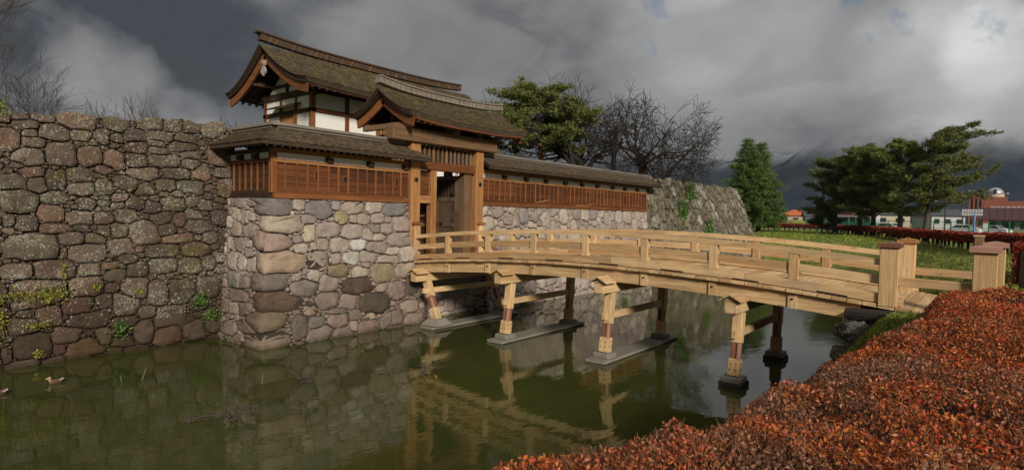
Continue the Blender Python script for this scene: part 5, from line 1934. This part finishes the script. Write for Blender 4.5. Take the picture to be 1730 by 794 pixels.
def pine(name, base, label, height, rad, seed, crown, lean=(0, 0, 1), mat='pine_needle', bark='bark_red', group=None, per=70, limbs_n=16, start=.35, tuft=.30, bs=.15, droop=0.0, sub=9, rise=(.05, .32)):
    """crown(t) gives the reach of limbs at relative height t and its centre offset (dx, dy)"""
    R = random.Random(seed)
    t = thing(name, base, label, 'tree', group)
    b = Vector(base)
    ln = Vector(lean).normalized()
    tp = []
    n = 8
    for i in range(n + 1):
        k = i / n
        tp.append(b + ln * (height * .96 * k) + Vector((math.sin(k * 4 + seed) * .02 * height, math.cos(k * 3.3 + seed) * .02 * height, 0)) * k)
    MB().tube(tp, [rad * (1 - .85 * i / n) for i in range(n + 1)], 9).build('trunk', MATS[bark], t, True)
    m = MB()
    pts = []
    for k in range(limbs_n):
        u = start + (1 - start) * (k + .5) / limbs_n
        i = min(n - 1, int(u * n))
        p = tp[i].lerp(tp[i + 1], u * n - i)
        reach, cx, cy = crown(u)
        a = k * 2.4 + R.uniform(-.5, .5)
        rr = reach * R.uniform(.55, 1.08)
        tip = p + Vector((math.cos(a) * rr + cx, math.sin(a) * rr + cy, rr * R.uniform(*rise) - droop * rr))
        mid = p.lerp(tip, .5) + Vector((0, 0, rr * R.uniform(-.05, .08)))
        m.tube([p, mid, tip], [max(.02, rad * .30 * (1.2 - u)), max(.015, rad * .2 * (1.2 - u)), .012], 5, False)
        for j in range(sub):
            q = p.lerp(tip, .30 + .72 * (j + R.random()) / sub)
            side = Vector((R.gauss(0, 1), R.gauss(0, 1), R.gauss(.25, .35))).normalized() * rr * R.uniform(.08, .36)
            e = q + side
            m.tube([q, e], [.018, .008], 3, False)
            for w in range(3):
                s = q.lerp(e, .45 + .3 * w)
                pts.append(s + Vector((R.gauss(0, .1), R.gauss(0, .1), R.gauss(.02, .06))) * rr * .25)
    m.build('limbs', MATS['bark_dark'], t, True)
    P, d = tufts(np.array([list(q) for q in pts]), per, tuft, bs)
    sz = bs * rng.uniform(.7, 1.3, len(P))
    link('crown', leaf_mesh('crown', P - np.array(base), sz, sz * .26, .5, .1, d), MATS[mat], t)
    return t


def ball(reach, top=1.0, low=.5):
    return lambda u: (reach * math.sin(math.pi * min(1, low + (1 - low) * 1.0 * (1 - u) ** .7 + .12)) ** .6 if u < .999 else .3, 0, 0)


def dome(reach, dx=0, dy=0):
    return lambda u: (reach * math.sqrt(max(.04, 1 - max(0, (u - .45) / .58) ** 2)), dx, dy)


pine('pine_tree', (28.6, 20.6, 3.0), 'broad pine with a red leaning trunk behind the gate roof', 8.4, .28, 3, dome(4.0, .0, .2), (-.02, .05, 1), 'pine_needle_warm', 'bark_red', None, 60, 36, .50, .38, .19)
GP = 'pines beyond the red hedge'
for i, (x, y, h, reach, dx, dy, mat, lab) in enumerate((
        (82.6, 14.9, 9.6, 3.6, 0, .8, 'pine_needle', 'leftmost of the clipped pines beyond the red hedge'),
        (81.0, 12.0, 10.6, 3.8, 0, 0, 'pine_needle', 'second pine from the left beyond the red hedge'),
        (78.5, 10.3, 10.2, 3.6, 0, 0, 'pine_needle', 'middle pine beyond the red hedge'),
        (75.5, 7.4, 10.6, 3.8, 0, -.2, 'pine_needle', 'second pine from the right beyond the red hedge'),
        (73.6, 5.1, 11.3, 4.6, .6, -1.5, 'pine_needle_warm', 'rightmost and tallest pine with branches sweeping out to the right'))):
    pine('pine_tree', (x, y, 1.9), lab, h, .30, 70 + i, dome(reach * .86, dx * .6, dy * .6), (.0, -.10 if i == 4 else 0, 1), mat, 'bark_grey', GP, 40, 30, .20 if i < 4 else .24, .52, .26, 0, 11, (.15, .6))
pine('pine_tree', (84.0, 16.6, 1.9), 'low dark pine at the left foot of the pine group', 4.2, .15, 91, dome(2.4), (0, 0, 1), 'pine_needle', 'bark_grey', GP, 34, 12, .15, .5, .28)


def cedar(base, label, height, reach, seed, rows=22, group=None):
    R = random.Random(seed)
    t = thing('cedar_tree', base, label, 'tree', group)
    b = Vector(base)
    MB().tube([b, b + Vector((0, 0, height * .5)), b + Vector((0, 0, height * .97))], [.32, .2, .03], 8).build('trunk', MATS['bark_dark'], t, True)
    m = MB()
    P, D, S = [], [], []
    for k in range(rows):
        u = .10 + .88 * k / rows
        rr = reach * (1 - u) ** .72 * 1.05 * (1.0 if u > .2 else .55 + u * 2.2) * R.uniform(.85, 1.12)
        nb = max(5, int(11 * (1 - u) + 5))
        for j in range(nb):
            a = j * 2 * math.pi / nb + R.uniform(-.3, .3) + k
            L = rr * R.uniform(.7, 1.15)
            p = b + Vector((0, 0, height * u))
            tip = p + Vector((math.cos(a) * L, math.sin(a) * L, L * R.uniform(-.22, .16)))
            m.tube([p, tip], [.035, .01], 3, False)
            c = max(6, int(L * 9))
            for q in range(c):
                s = p.lerp(tip, .35 + .65 * (q + R.random()) / c)
                for w in range(16):
                    P.append(s + Vector((R.gauss(0, .20), R.gauss(0, .20), R.gauss(-.02, .13))))
                    dv = (tip - p).normalized() + Vector((R.gauss(0, .5), R.gauss(0, .5), R.gauss(.3, .4)))
                    D.append(dv)
    m.build('limbs', MATS['bark_dark'], t)
    P = np.array([list(q) for q in P])
    D = np.array([list(q) for q in D])
    sz = .21 * rng.uniform(.6, 1.4, len(P))
    link('crown', leaf_mesh('crown', P - np.array(base), sz, sz * .34, .2, .15, D), MATS['cedar_needle'], t)
    return t


cedar((76.6, 23.9, 1.9), 'dark green cone shaped conifer beyond the mossy wall', 12.3, 4.1, 3, group='conifers beyond the mossy wall')
cedar((78.6, 22.9, 1.9), 'second conifer overlapping the first on its right side', 11.9, 3.8, 8, group='conifers beyond the mossy wall')


def shrub(base, spread, n, size, mat, label, cat='bush', group=None):
    t = thing('shrub', base, label, cat, group)
    k = 16
    C = rng.normal(0, .55, (k, 3)) * np.array(spread)[None]
    C[:, 2] = np.abs(C[:, 2]) + spread[2] * .35
    idx = rng.integers(0, k, n)
    P = C[idx] + rng.normal(0, .26, (n, 3)) * np.array(spread)[None]
    P = P[P[:, 2] > 0]
    link('leaves', leaf_mesh('leaves', P, size * rng.uniform(.6, 1.3, len(P)), size * .6, .3), MATS[mat], t)
    link('stems', stick_mesh('stems', np.zeros((k, 3)), C, .03, .012, 4), MATS['bark_dark'], t)
    return t


shrub((21.6, 18.4, 4.4), (1.5, 1.0, 1.3), 5200, .13, 'shrub_leaf', 'mixed green and russet shrub just right of the gate roof')
shrub((24.6, 18.9, 4.2), (1.6, 1.0, 1.1), 4800, .13, 'shrub_leaf', 'lower green shrub behind the left end of the long fence')
shrub((5.05, 28.6, 6.1), (.55, .5, .9), 1800, .09, 'ivy_leaf', 'small yellow green bush at the far left above the dark wall')
shrub((62, 22.6, 2.0), (2.0, 1.5, 2.6), 3200, .22, 'shrub_leaf', 'brownish shrub between the cherry and the conifers')

# ------------------------------------------------------------------ things in the water
plain('duck_head', (.34, .24, .15), .8, var=.2, scale=30)
plain('duck_body', (.11, .055, .035), .8, var=.5, scale=40)
plain('duck_dark', (.012, .011, .012), .6)
plain('duck_white', (.62, .60, .55), .8, var=.05)
plain('duck_bill', (.55, .40, .06), .5, var=.1)


def duck(loc, label):
    """a spot-billed duck afloat, bill towards -X"""
    d = thing('duck', loc, label, 'duck', 'ducks on the moat')
    x, y, z = loc
    # body: one lofted hull from breast to tail
    m = MB()
    prof = [(-.15, .02, .055, .03), (-.13, .055, .075, .055), (-.06, .075, .085, .075), (.03, .08, .085, .078), (.11, .068, .078, .062), (.17, .04, .085, .035), (.215, .012, .10, .012)]
    vs, fs = [], []
    S = 10
    for px, hw, zc, hh in prof:
        for k in range(S):
            a = 2 * math.pi * k / S
            vs.append((x + px, y + math.cos(a) * hw, z + zc - .035 + math.sin(a) * hh))
    for i in range(len(prof) - 1):
        for k in range(S):
            fs.append((i * S + k, i * S + (k + 1) % S, (i + 1) * S + (k + 1) % S, (i + 1) * S + k))
    fs += [tuple(range(S)), tuple(range((len(prof) - 1) * S, len(prof) * S))]
    recalc(m.add(vs, fs).build('body', MATS['duck_body'], d, True))
    MB().tube([(x - .115, y, z + .06), (x - .135, y, z + .115), (x - .135, y, z + .15), (x - .145, y, z + .185), (x - .15, y, z + .215)], [.05, .036, .040, .046, .02], 10).build('head', MATS['duck_head'], d, True)
    MB().tube([(x - .18, y, z + .178), (x - .215, y, z + .165), (x - .24, y, z + .160)], [.020, .015, .011], 8).build('bill', MATS['duck_bill'], d, True)
    MB().tube([(x - .205 + .035, y - .034, z + .19), (x - .165, y - .042, z + .19)], [.006, .007], 6).build('eye', MATS['duck_dark'], d)
    for s in (-1, 1):
        w = MB()
        w.prism([(x - .05, y + s * .076, z + .05), (x + .12, y + s * .070, z + .075), (x + .22, y + s * .025, z + .105), (x + .10, y + s * .06, z + .12), (x - .04, y + s * .066, z + .11)], (0, s * .012, 0))
        recalc(w.build('wing', MATS['duck_body'], d))
        w = MB()
        w.prism([(x + .07, y + s * .085, z + .10), (x + .20, y + s * .048, z + .122), (x + .205, y + s * .046, z + .108), (x + .08, y + s * .086, z + .082)], (0, s * .006, 0))
        recalc(w.build('wing_bar', MATS['duck_white'], d))
    t = MB()
    t.add([(x + .15, y - .05, z + .06), (x + .15, y + .05, z + .06), (x + .27, y + .02, z + .085), (x + .27, y - .02, z + .085), (x + .15, y - .045, z + .0), (x + .15, y + .045, z + .0), (x + .25, y, z + .03)],
          [(0, 1, 2, 3), (4, 6, 5), (0, 3, 6, 4), (1, 5, 6, 2), (3, 2, 6), (0, 4, 5, 1)])
    t.build('tail', MATS['duck_dark'], d)
    d.scale = (.68, .68, .68)
    return d


duck((3.52, 14.75, 0), 'brown duck swimming on the moat, wholly in view')
duck((2.60, 14.60, 0), 'second duck cut off by the left frame edge')


def floating_branch(base, seed, label, size, n=6, mat='twig_bark', leaves=0):
    R = random.Random(seed)
    t = thing('floating_branch', base, label, 'branch', 'dead branches in the water')
    m = MB()
    b = Vector(base)
    pts_l = []
    for k in range(n):
        a = R.uniform(0, 6.28)
        L = size * R.uniform(.4, 1)
        e = b + Vector((math.cos(a) * L, math.sin(a) * L * .7, R.uniform(-.02, .30) * size))
        mid = b.lerp(e, .5) + Vector((R.gauss(0, .08), R.gauss(0, .08), R.uniform(.0, .1))) * size
        m.tube([b + Vector((R.gauss(0, .1), R.gauss(0, .1), -.02)) * size, mid, e], [.012, .009, .004], 5, False)
        for j in range(3):
            q = mid.lerp(e, R.random())
            m.tube([q, q + Vector((R.gauss(0, .14), R.gauss(0, .14), R.uniform(-.02, .12))) * size], [.006, .003], 3, False)
            pts_l.append(q)
    m.build('twigs', MATS['bark_grey'], t, True)
    if leaves:
        P = np.array([list(q) for q in pts_l])
        P = np.repeat(P, leaves, 0) + rng.normal(0, .10 * size, (len(P) * leaves, 3)) * np.array([1, 1, .15])
        P[:, 2] = np.clip(P[:, 2], .005, .2)
        tag(link('leaf_litter', leaf_mesh('leaf_litter', P - np.array(base), .04, .018, 0), MATS['bark_grey'], t), 'small dead leaves caught in the twigs', None, None, 'stuff')
    return t


for (x, y), seed, lab, size, nl in (((9.05, 9.8), 1, 'dead branch sticking out of the water between wall and bridge', .75, 5),
                                    ((6.0, 4.9), 2, 'tangle of dead twigs floating in front of the bridge', .6, 14),
                                    ((7.1, 4.4), 3, 'brown raft of floating twigs close to the red hedge', .55, 18),
                                    ((5.1, 5.1), 4, 'flat dark twigs in the water at the bottom of the picture', .6, 10),
                                    ((7.0, 11.3), 5, 'small reddish twig cluster floating below the corner base', .35, 10),
                                    ((5.0, 10.2), 6, 'dark submerged leaf patch left of the corner reflection', .8, 16)):
    floating_branch((x, y, .01), seed, lab, size, 6, leaves=nl)
for p, q, lab in (((4.75, 13.75, -.05), (4.86, 13.8, .24), 'pale reed stub standing in the water near the duck'), ((4.45, 13.9, -.05), (4.41, 13.9, .13), 'shorter reed stub left of the tall one'),
                  ((6.3, 11.7, -.05), (6.33, 11.72, .18), 'lone short reed below the corner of the base')):
    r = thing('reed', p, lab, 'reed')
    MB().tube([p, q], [.008, .005], 5).build('stalk', plain('reed_straw', (.22, .16, .075), .8) if 'reed_straw' not in MATS else MATS['reed_straw'], r)
ol = thing('orange_leaf', (9.0, 9.3, .01), 'single orange leaf floating by the dead branch', 'leaf')
link('blade', leaf_mesh('blade', np.array([[0, 0, .03]]), .17, .08, 0), plain('orange_blade', (.55, .20, .03), .6), ol)
# fallen leaves and scum scattered on the surface
n = 900
x, y = rng.uniform(2, 13, n), rng.uniform(3, 14, n)
k = vnoise(x, y, .5, 12) > .55
P = np.stack([x[k], y[k], np.full(k.sum(), .006)], -1)
me = leaf_mesh('fallen_leaves', P, rng.uniform(.02, .05, len(P)), .02, 0, 0)
co = np.empty(len(me.vertices) * 3, np.float32)
me.vertices.foreach_get('co', co)
co = co.reshape(-1, 3)
co[:, 2] = .004 + (co[:, 2] - .006) * .05
me.vertices.foreach_set('co', co.ravel())
o = link('fallen_leaves', me, MATS['twig_bark'])
tag(o, 'scattered small fallen leaves floating on the moat', 'leaves', None, 'stuff')

# ------------------------------------------------------------------ beyond the grass
plain('net_green', (.03, .30, .13), .5, var=.1)
plain('road_grey', (.10, .10, .10), .95, var=.2, scale=1.0)
plain('car_white', (.70, .70, .70), .25, var=.03)
plain('car_glass', (.02, .025, .03), .1)
plain('tyre', (.015, .015, .015), .8)
plain('roof_red_brown', (.075, .035, .035), .7, var=.25, scale=.6)
plain('wall_cream', (.42, .35, .27), .9, var=.1)
plain('wall_grey', (.28, .29, .30), .9, var=.1)
plain('wall_white', (.42, .42, .41), .9, var=.05)
plain('roof_orange', (.46, .13, .05), .8, var=.25, scale=1.2)
plain('roof_slate', (.07, .075, .085), .7, var=.2)
plain('pole_dark', (.06, .05, .045), .8)
plain('pole_blue', (.12, .25, .48), .6)
plain('dome_silver', (.46, .47, .48), .35, metal=.6, var=.25, scale=.8)
plain('bus_green', (.03, .20, .15), .4)
plain('red_paint', (.42, .035, .03), .5)
plain('sign_white', (.55, .55, .53), .6, var=.04)


def brick_material():
    m, T, b = new_mat('brick_far')
    co = T.new('ShaderNodeTexCoord').outputs['Object']
    br = T.new('ShaderNodeTexBrick', i_Scale=2.2, i_Color1=(.20, .058, .036), i_Color2=(.25, .078, .046), i_Mortar=(.22, .13, .10))
    mp = T.new('ShaderNodeMapping')
    mp.inputs['Rotation'].default_value = (math.radians(90), 0, math.radians(90))
    T.l.new(co, mp.inputs[0])
    T.l.new(mp.outputs[0], br.inputs['Vector'])
    T.l.new(br.outputs[0], b.inputs['Base Color'])
    b.inputs['Roughness'].default_value = .9


brick_material()
rd = MB().add([(98, -30, 1.965), (112, -30, 1.965), (150, 40, 1.965), (135, 44, 1.965)], [(0, 1, 2, 3)]).build('road', MATS['road_grey'])
tag(rd, 'asphalt road beyond the green net fence', None, None, 'structure')
pk = MB().add([(49, -1.5, 1.955), (60, -1.5, 1.955), (98, 14.5, 1.955), (96, 17.4, 1.955), (74, 7.8, 1.955), (60, 3.6, 1.955)], [(0, 1, 2, 3, 4, 5)]).build('pavement', MATS['path_gravel'])
tag(pk, 'pale strip of path behind the red hedge', None, None, 'structure')
recalc(pk)

# green net fence: posts, rails and wires
nf = thing('net_fence', (100, 5, 1.95), 'green wire net fence along the far road', 'fence')
a, b = Vector((92, -6, 1.95)), Vector((118, 26, 1.95))
N = 17
pm = share('post', MB().beam((0, 0, 0), (0, 0, 2.0), .13, .13, .01, (0, 1, 0)), MATS['net_green'])
for i in range(N):
    link('post', pm, None, nf, a.lerp(b, i / (N - 1)))
for z in (.08, 1.0, 1.9):
    MB().beam(a + Vector((0, 0, z)), b + Vector((0, 0, z)), .05, .06, .005).build('rail', MATS['net_green'], nf)
d = (b - a)
A, B2 = [], []
for i in range(150):
    t = i / 149
    A.append(list(a + d * t + Vector((0, 0, .05))))
    B2.append(list(a + d * t + Vector((0, 0, 1.9))))
for i in range(9):
    z = .1 + i * .22
    A.append(list(a + Vector((0, 0, z))))
    B2.append(list(b + Vector((0, 0, z))))
off = np.array(WL[nf.name])
tag(link('netting', stick_mesh('netting', np.array(A) - off, np.array(B2) - off, .012, .012), MATS['net_green'], nf), 'thin green wires', None, None, 'stuff')


def car(loc, rz, label, paint='car_white'):
    c = thing('parked_car', loc, label, 'car')
    side = [(-2.1, .35), (-2.15, .75), (-1.95, .95), (-1.35, 1.05), (-.75, 1.48), (.95, 1.50), (1.65, 1.05), (2.05, .95), (2.1, .4)]
    R = Matrix.Rotation(rz, 4, 'Z')
    L = Vector(loc)
    tr = lambda p: L + (R @ Vector(p))
    m = MB()
    poly = [tr((x, -.82, z)) for x, z in side]
    m.prism(poly, R @ Vector((0, 1.64, 0)))
    recalc(m.build('body', MATS[paint], c))
    for s in (-1, 1):
        for q in ([(-1.18, 1.06), (-.72, 1.42), (-.05, 1.43), (-.05, 1.06)], [(.05, 1.06), (.05, 1.43), (.88, 1.43), (1.45, 1.06)]):
            recalc(MB().prism([tr((x, s * .822, z)) for x, z in q], R @ Vector((0, s * .012, 0))).build('window', MATS['car_glass'], c))
        for x in (-1.3, 1.3):
            w = MB().tube([tr((x, s * .62, .32)), tr((x, s * .84, .32))], .32, 14).build('wheel', MATS['tyre'], c)
            MB().tube([tr((x, s * .80, .32)), tr((x, s * .85, .32))], .18, 10).build('rim', MATS['dome_silver'], w)
    for x0, z0, x1, z1 in ((-1.30, 1.10, -.80, 1.46), (1.02, 1.46, 1.60, 1.09)):
        m = MB().add([tr((x0 - .02, -.7, z0)), tr((x0 - .02, .7, z0)), tr((x1 - .02 if x0 < 0 else x1 + .03, .7, z1)), tr((x1 - .02 if x0 < 0 else x1 + .03, -.7, z1))], [(0, 1, 2, 3)])
        m.build('windscreen', MATS['car_glass'], c)
    return c


car((117.5, 2.9, 1.95), math.radians(70), 'white car parked behind the green net fence, under the sign')
car((118.5, -.6, 1.95), math.radians(64), 'lower white car just right of the other white car')
car((112.8, 12.5, 1.95), math.radians(60), 'pale car half hidden by the middle pine trunks')


def bus(loc, rz, label):
    c = thing('bus', loc, label, 'bus')
    R = Matrix.Rotation(rz, 4, 'Z')
    L = Vector(loc)
    tr = lambda p: L + (R @ Vector(p))

    def bx(x0, x1, y0, y1, z0, z1):
        m = MB().box(x0, x1, y0, y1, z0, z1)
        m.v = [tuple(tr(p)) for p in m.v]
        return m
    bx(-4.5, 4.5, -1.2, 1.2, .45, 1.5).build('lower_body', MATS['bus_green'], c)
    bx(-4.48, 4.48, -1.19, 1.19, 1.5, 2.85).build('body', MATS['wall_white'], c)
    bx(-4.2, 4.2, -1.15, 1.15, 2.85, 3.02).build('roof', MATS['red_paint'], c)
    for i in range(6):
        for s in (-1, 1):
            bx(-4.2 + i * 1.42, -4.2 + i * 1.42 + 1.2, s * 1.195, s * 1.215, 1.55, 2.45).build('window', MATS['car_glass'], c)
    for x in (-2.8, 2.8):
        for s in (-1, 1):
            MB().tube([tr((x, s * 1.0, .48)), tr((x, s * 1.23, .48))], .48, 14).build('wheel', MATS['tyre'], c)


bus((127.5, 20.0, 1.95), math.radians(62), 'green and white bus with red roof seen between the pine trunks')

# observatory building of red brick with a silver dome
ob = thing('observatory', (258, -4, 1.9), 'red brick building with a silver observatory dome at the right edge', 'building')
MB().box(252, 275, -40, 1.5, 1.9, 11.2).build('wing', MATS['brick_far'], ob)
MB().box(249.8, 258, 1.6, 5.4, 1.9, 13.0).build('stair_tower', MATS['brick_far'], ob)
MB().box(252.5, 262, -4.6, 1.7, 11.2, 12.6).build('drum_base', MATS['brick_far'], ob)
MB().lathe((257, -1.3, 12.6), [(2.5, 0), (2.5, 1.1), (2.35, 1.12)], 20).build('drum', MATS['wall_cream'], ob)
prof = [(2.45 * math.cos(a), 1.1 + 2.2 * math.sin(a)) for a in [math.radians(v) for v in (0, 18, 36, 54, 70, 84, 89)]]
dm = MB().lathe((257, -1.3, 12.6), prof, 22).build('dome', MATS['dome_silver'], ob, True)
MB().box(254.3, 254.9, -1.6, -1.0, 13.8, 15.2).build('dome_slit', MATS['iron'], dm)
for i in range(7):
    MB().box(251.9, 251.99, -9.4 + i * 1.35, -9.4 + i * 1.35 + 1.1, 7.6, 9.4).build('window', MATS['wall_white'], ob)
for i in range(5):
    MB().box(251.9, 251.99, -22 + i * 2.2, -22 + i * 2.2 + .9, 7.8, 9.2).build('window', MATS['car_glass'], ob)
for i in range(3):
    MB().box(249.7, 249.79, 2.1 + i * 1.1, 2.1 + i * 1.1 + .5, 3.0, 12).build('window_strip', MATS['iron'], ob)
for z in (5.5, 9.0):
    MB().beam((251.8, -30, z), (251.8, 1.4, z), .25, .22, .02).build('band', MATS['wall_cream'], ob)

hl_ = thing('long_roof_hall', (216, -14, 1.9), 'low hall with a broad dark red roof in front of the brick building', 'building')
MB().box(212, 226, -44, 2.0, 1.9, 5.0).build('wall', MATS['wall_grey'], hl_)
m = MB().prism([(209.5, 4.2, 5.0), (219, 2.5, 8.4), (228.5, 4.2, 5.0), (228.5, 4.2, 4.8), (209.5, 4.2, 4.8)], (0, -50, 0))
ro = m.build('roof', MATS['roof_red_brown'], hl_)
recalc(ro)
me = share('roof_rib', MB().beam((0, 0, 0), (9.5, 0, 3.4), .12, .1, .01), MATS['roof_red_brown'])
for i in range(22):
    link('roof_rib', me, None, ro, (209.6, 3.0 - i * 1.6, 5.06))
for i in range(7):
    MB().box(211.9, 211.99, -1.5 - i * 4, 1.2 - i * 4, 2.4, 4.4).build('window', MATS['car_glass'], hl_)


def house(name, c, w, dpt, h, roof_h, wall, roof, label, hip=False, rz=0.0, group=None):
    t = thing(name, c, label, 'house', group)
    x, y, z = c
    R = Matrix.Rotation(rz, 4, 'Z')
    L = Vector(c)

    def put(m):
        m.v = [tuple(L + (R @ Vector(p))) for p in m.v]
        return m
    put(MB().box(-w / 2, w / 2, -dpt / 2, dpt / 2, 0, h)).build('wall', MATS[wall], t)
    e = .5
    W, D = w / 2 + e, dpt / 2 + e
    if hip:
        k = dpt / 2 * .6
        m = MB().add([(-W, -D, h), (W, -D, h), (W, D, h), (-W, D, h), (0, -k * .5, h + roof_h), (0, k * .5, h + roof_h)], [(0, 1, 4), (1, 2, 5, 4), (2, 3, 5), (3, 0, 4, 5), (3, 2, 1, 0)])
    else:
        m = MB().prism([(-W, -D, h), (W, -D, h), (0, -D, h + roof_h)], (0, 2 * D, 0))
    ro = put(m).build('roof', MATS[roof], t)
    recalc(ro)
    for i in range(3):
        y0 = -dpt / 2 + dpt * (i + .3) / 3
        f = put(MB().box(-w / 2 - .04, -w / 2 + .02, y0, y0 + dpt * .16, h * .5, h * .8)).build('window', MATS['car_glass'], t)
        put(MB().box(-w / 2 - .09, -w / 2 - .03, y0 - .1, y0 + dpt * .16 + .1, h * .5 - .12, h * .5)).build('sill', MATS['wall_white'], f)
    return t


house('house', (205, 48.0, 1.9), 9, 9, 3.1, 1.9, 'wall_cream', 'roof_orange', 'cream house with an orange tiled hip roof, left of the pines', True, .2)
house('house', (187, 38.6, 1.9), 7, 6.2, 2.9, 1.7, 'wall_grey', 'roof_slate', 'grey house with slate gable roof beside the pines', False, .35)
house('house', (176, 35.2, 1.9), 6, 7, 1.6, .9, 'wall_white', 'roof_slate', 'low white shed in front of the grey house', False, .35)
house('house', (196, 60.0, 1.9), 8, 9, 2.4, 1.2, 'wall_grey', 'roof_slate', 'dark roofed house behind the right side of the conifers', False, .1)
house('house', (150, 8.2, 1.9), 8, 6, 3.2, 1.4, 'wall_white', 'roof_slate', 'white two storey house behind the tallest pine', False, .5)
house('house', (170, 22, 1.9), 9, 12, 3.4, 1.6, 'wall_cream', 'roof_slate', 'beige house glimpsed between the pine trunks', False, .5)
md = grid_mesh('grass_mound', np.linspace(134, 150, 16), np.linspace(25, 43, 18), lambda x, y: 1.8 + 2.0 * np.exp(-((x - 142) / 5) ** 2 - ((y - 33.6) / 4.6) ** 2), MATS['ground_soil'])
tag(md, 'low grassy mound before the orange roofed house', None, None, 'structure')
# scattered roofs on the hillside
R2 = random.Random(5)
gb = None
for i in range(60):
    yv, xv = R2.uniform(-260, 120), R2.uniform(1380, 1720)
    zv = float(hill_z(np.array([xv]), np.array([yv]))[0])
    if zv > 110:
        continue
    if gb is None:
        hs = MB().box(-8, 8, -8, 8, -6, 7)
        hs.add([(-9, -9, 7), (9, -9, 7), (9, 9, 7), (-9, 9, 7), (0, -9, 11), (0, 9, 11)], [(0, 1, 4), (1, 2, 5, 4), (2, 3, 5), (3, 0, 4, 5)])
        gb = share('hillside_house', hs, MATS['wall_white'])
    o = link('hillside_house', gb, None, None, (xv, yv, zv))
    s = R2.uniform(.14, .28)
    o.scale = (s, s * R2.uniform(.8, 1.8), s)
    tag(o, 'tiny pale house on the distant hillside at right', 'house', 'houses on the far hillside')

# poles and signs
sg = thing('street_sign', (119.6, 3.3, 1.95), 'tall dark pole with two stacked white sign boards', 'sign')
MB().tube([(119.6, 3.3, 1.9), (119.6, 3.3, 8.4)], [.11, .08], 8).build('pole', MATS['pole_dark'], sg)
for z in (5.15, 5.7):
    bd = MB().box(119.48, 119.54, .8, 3.4, z - .2, z + .2).build('board', MATS['sign_white'], sg)
    for k in range(7):
        MB().box(119.47, 119.479, 1.0 + k * .33, 1.0 + k * .33 + .2, z - .09, z + .09).build('lettering', MATS['pole_dark'], bd)
bp = thing('pole', (114.4, 1.7, 1.95), 'pale blue pole right of the white sign boards', 'pole')
MB().tube([(114.4, 1.7, 1.9), (114.4, 1.7, 5.5)], [.14, .12], 8).build('shaft', MATS['pole_blue'], bp)
MB().lathe((114.4, 1.7, 5.5), [(.13, 0), (.10, .06), (.02, .09)], 8).build('cap', MATS['pole_blue'], bp)
up = thing('utility_pole', (128, 6.0, 1.95), 'thin utility pole behind the tallest pine', 'pole')
MB().tube([(128, 6.0, 1.9), (128, 6.0, 9.3)], [.14, .10], 8).build('shaft', MATS['pole_dark'], up)
MB().beam((128, 5.2, 8.8), (128, 6.8, 8.8), .1, .1, .01).build('cross_arm', MATS['pole_dark'], up)
fb = thing('banner', (103.5, .25, 1.95), 'white upright banner with a red top by the green fence', 'banner')
MB().tube([(103.5, .65, 1.9), (103.5, .65, 4.2)], [.03, .02], 6).build('pole', MATS['pole_dark'], fb)
MB().box(103.47, 103.50, .05, .6, 2.7, 3.75).build('cloth', MATS['sign_white'], fb)
MB().box(103.465, 103.505, .05, .6, 3.76, 4.12).build('cloth_top', MATS['red_paint'], fb)
ws = thing('sign_board', (118, -5.0, 1.95), 'long white sign board on posts before the red roofed hall', 'sign')
for y in (-6.6, -4.4):
    MB().tube([(118, y, 1.9), (118, y, 4.6)], .05, 6).build('post', MATS['pole_dark'], ws)
MB().box(117.9, 117.96, -6.8, -4.2, 4.1, 4.6).build('board', MATS['sign_white'], ws)
# wooden marker posts on the grass
gp = thing('marker_post', (38.9, .35, 1.9), 'squat grey timber post on the grass behind the bridge end posts', 'post')
MB().beam((38.9, .35, 1.8), (38.9, .35, 2.98), .42, .42, .03, (0, 1, 0)).build('shaft', MATS['old_z'], gp)
MB().box(38.66, 39.14, .11, .59, 2.98, 3.06).build('cap', MATS['cypress_x'], gp)
wp = thing('marker_post', (71.6, 8.0, 1.9), 'small black post with a white band in the hedge gap', 'post')
MB().beam((71.4, 7.6, 1.9), (71.4, 7.6, 2.95), .22, .22, .02, (0, 1, 0)).build('shaft', MATS['iron'], wp)
MB().box(71.27, 71.53, 7.47, 7.73, 2.45, 2.65).build('band', MATS['sign_white'], wp)

# ------------------------------------------------------------------ the air
def haze_box():
    m, T, b = new_mat('haze_air')
    T.n.remove(b)
    vol = T.new('ShaderNodeVolumePrincipled')
    vol.inputs['Color'].default_value = (.80, .88, 1.0, 1)
    vol.inputs['Density'].default_value = HAZE
    vol.inputs['Anisotropy'].default_value = .1
    T.l.new(vol.outputs[0], T.n['Material Output'].inputs['Volume'])
    hz = MB().box(-2600, 4350, -3650, 3650, -6, 420).build('haze', m)
    tag(hz, 'thin blue grey air over the valley', 'haze', None, 'stuff')


HAZE = .00005
if HAZE:
    haze_box()
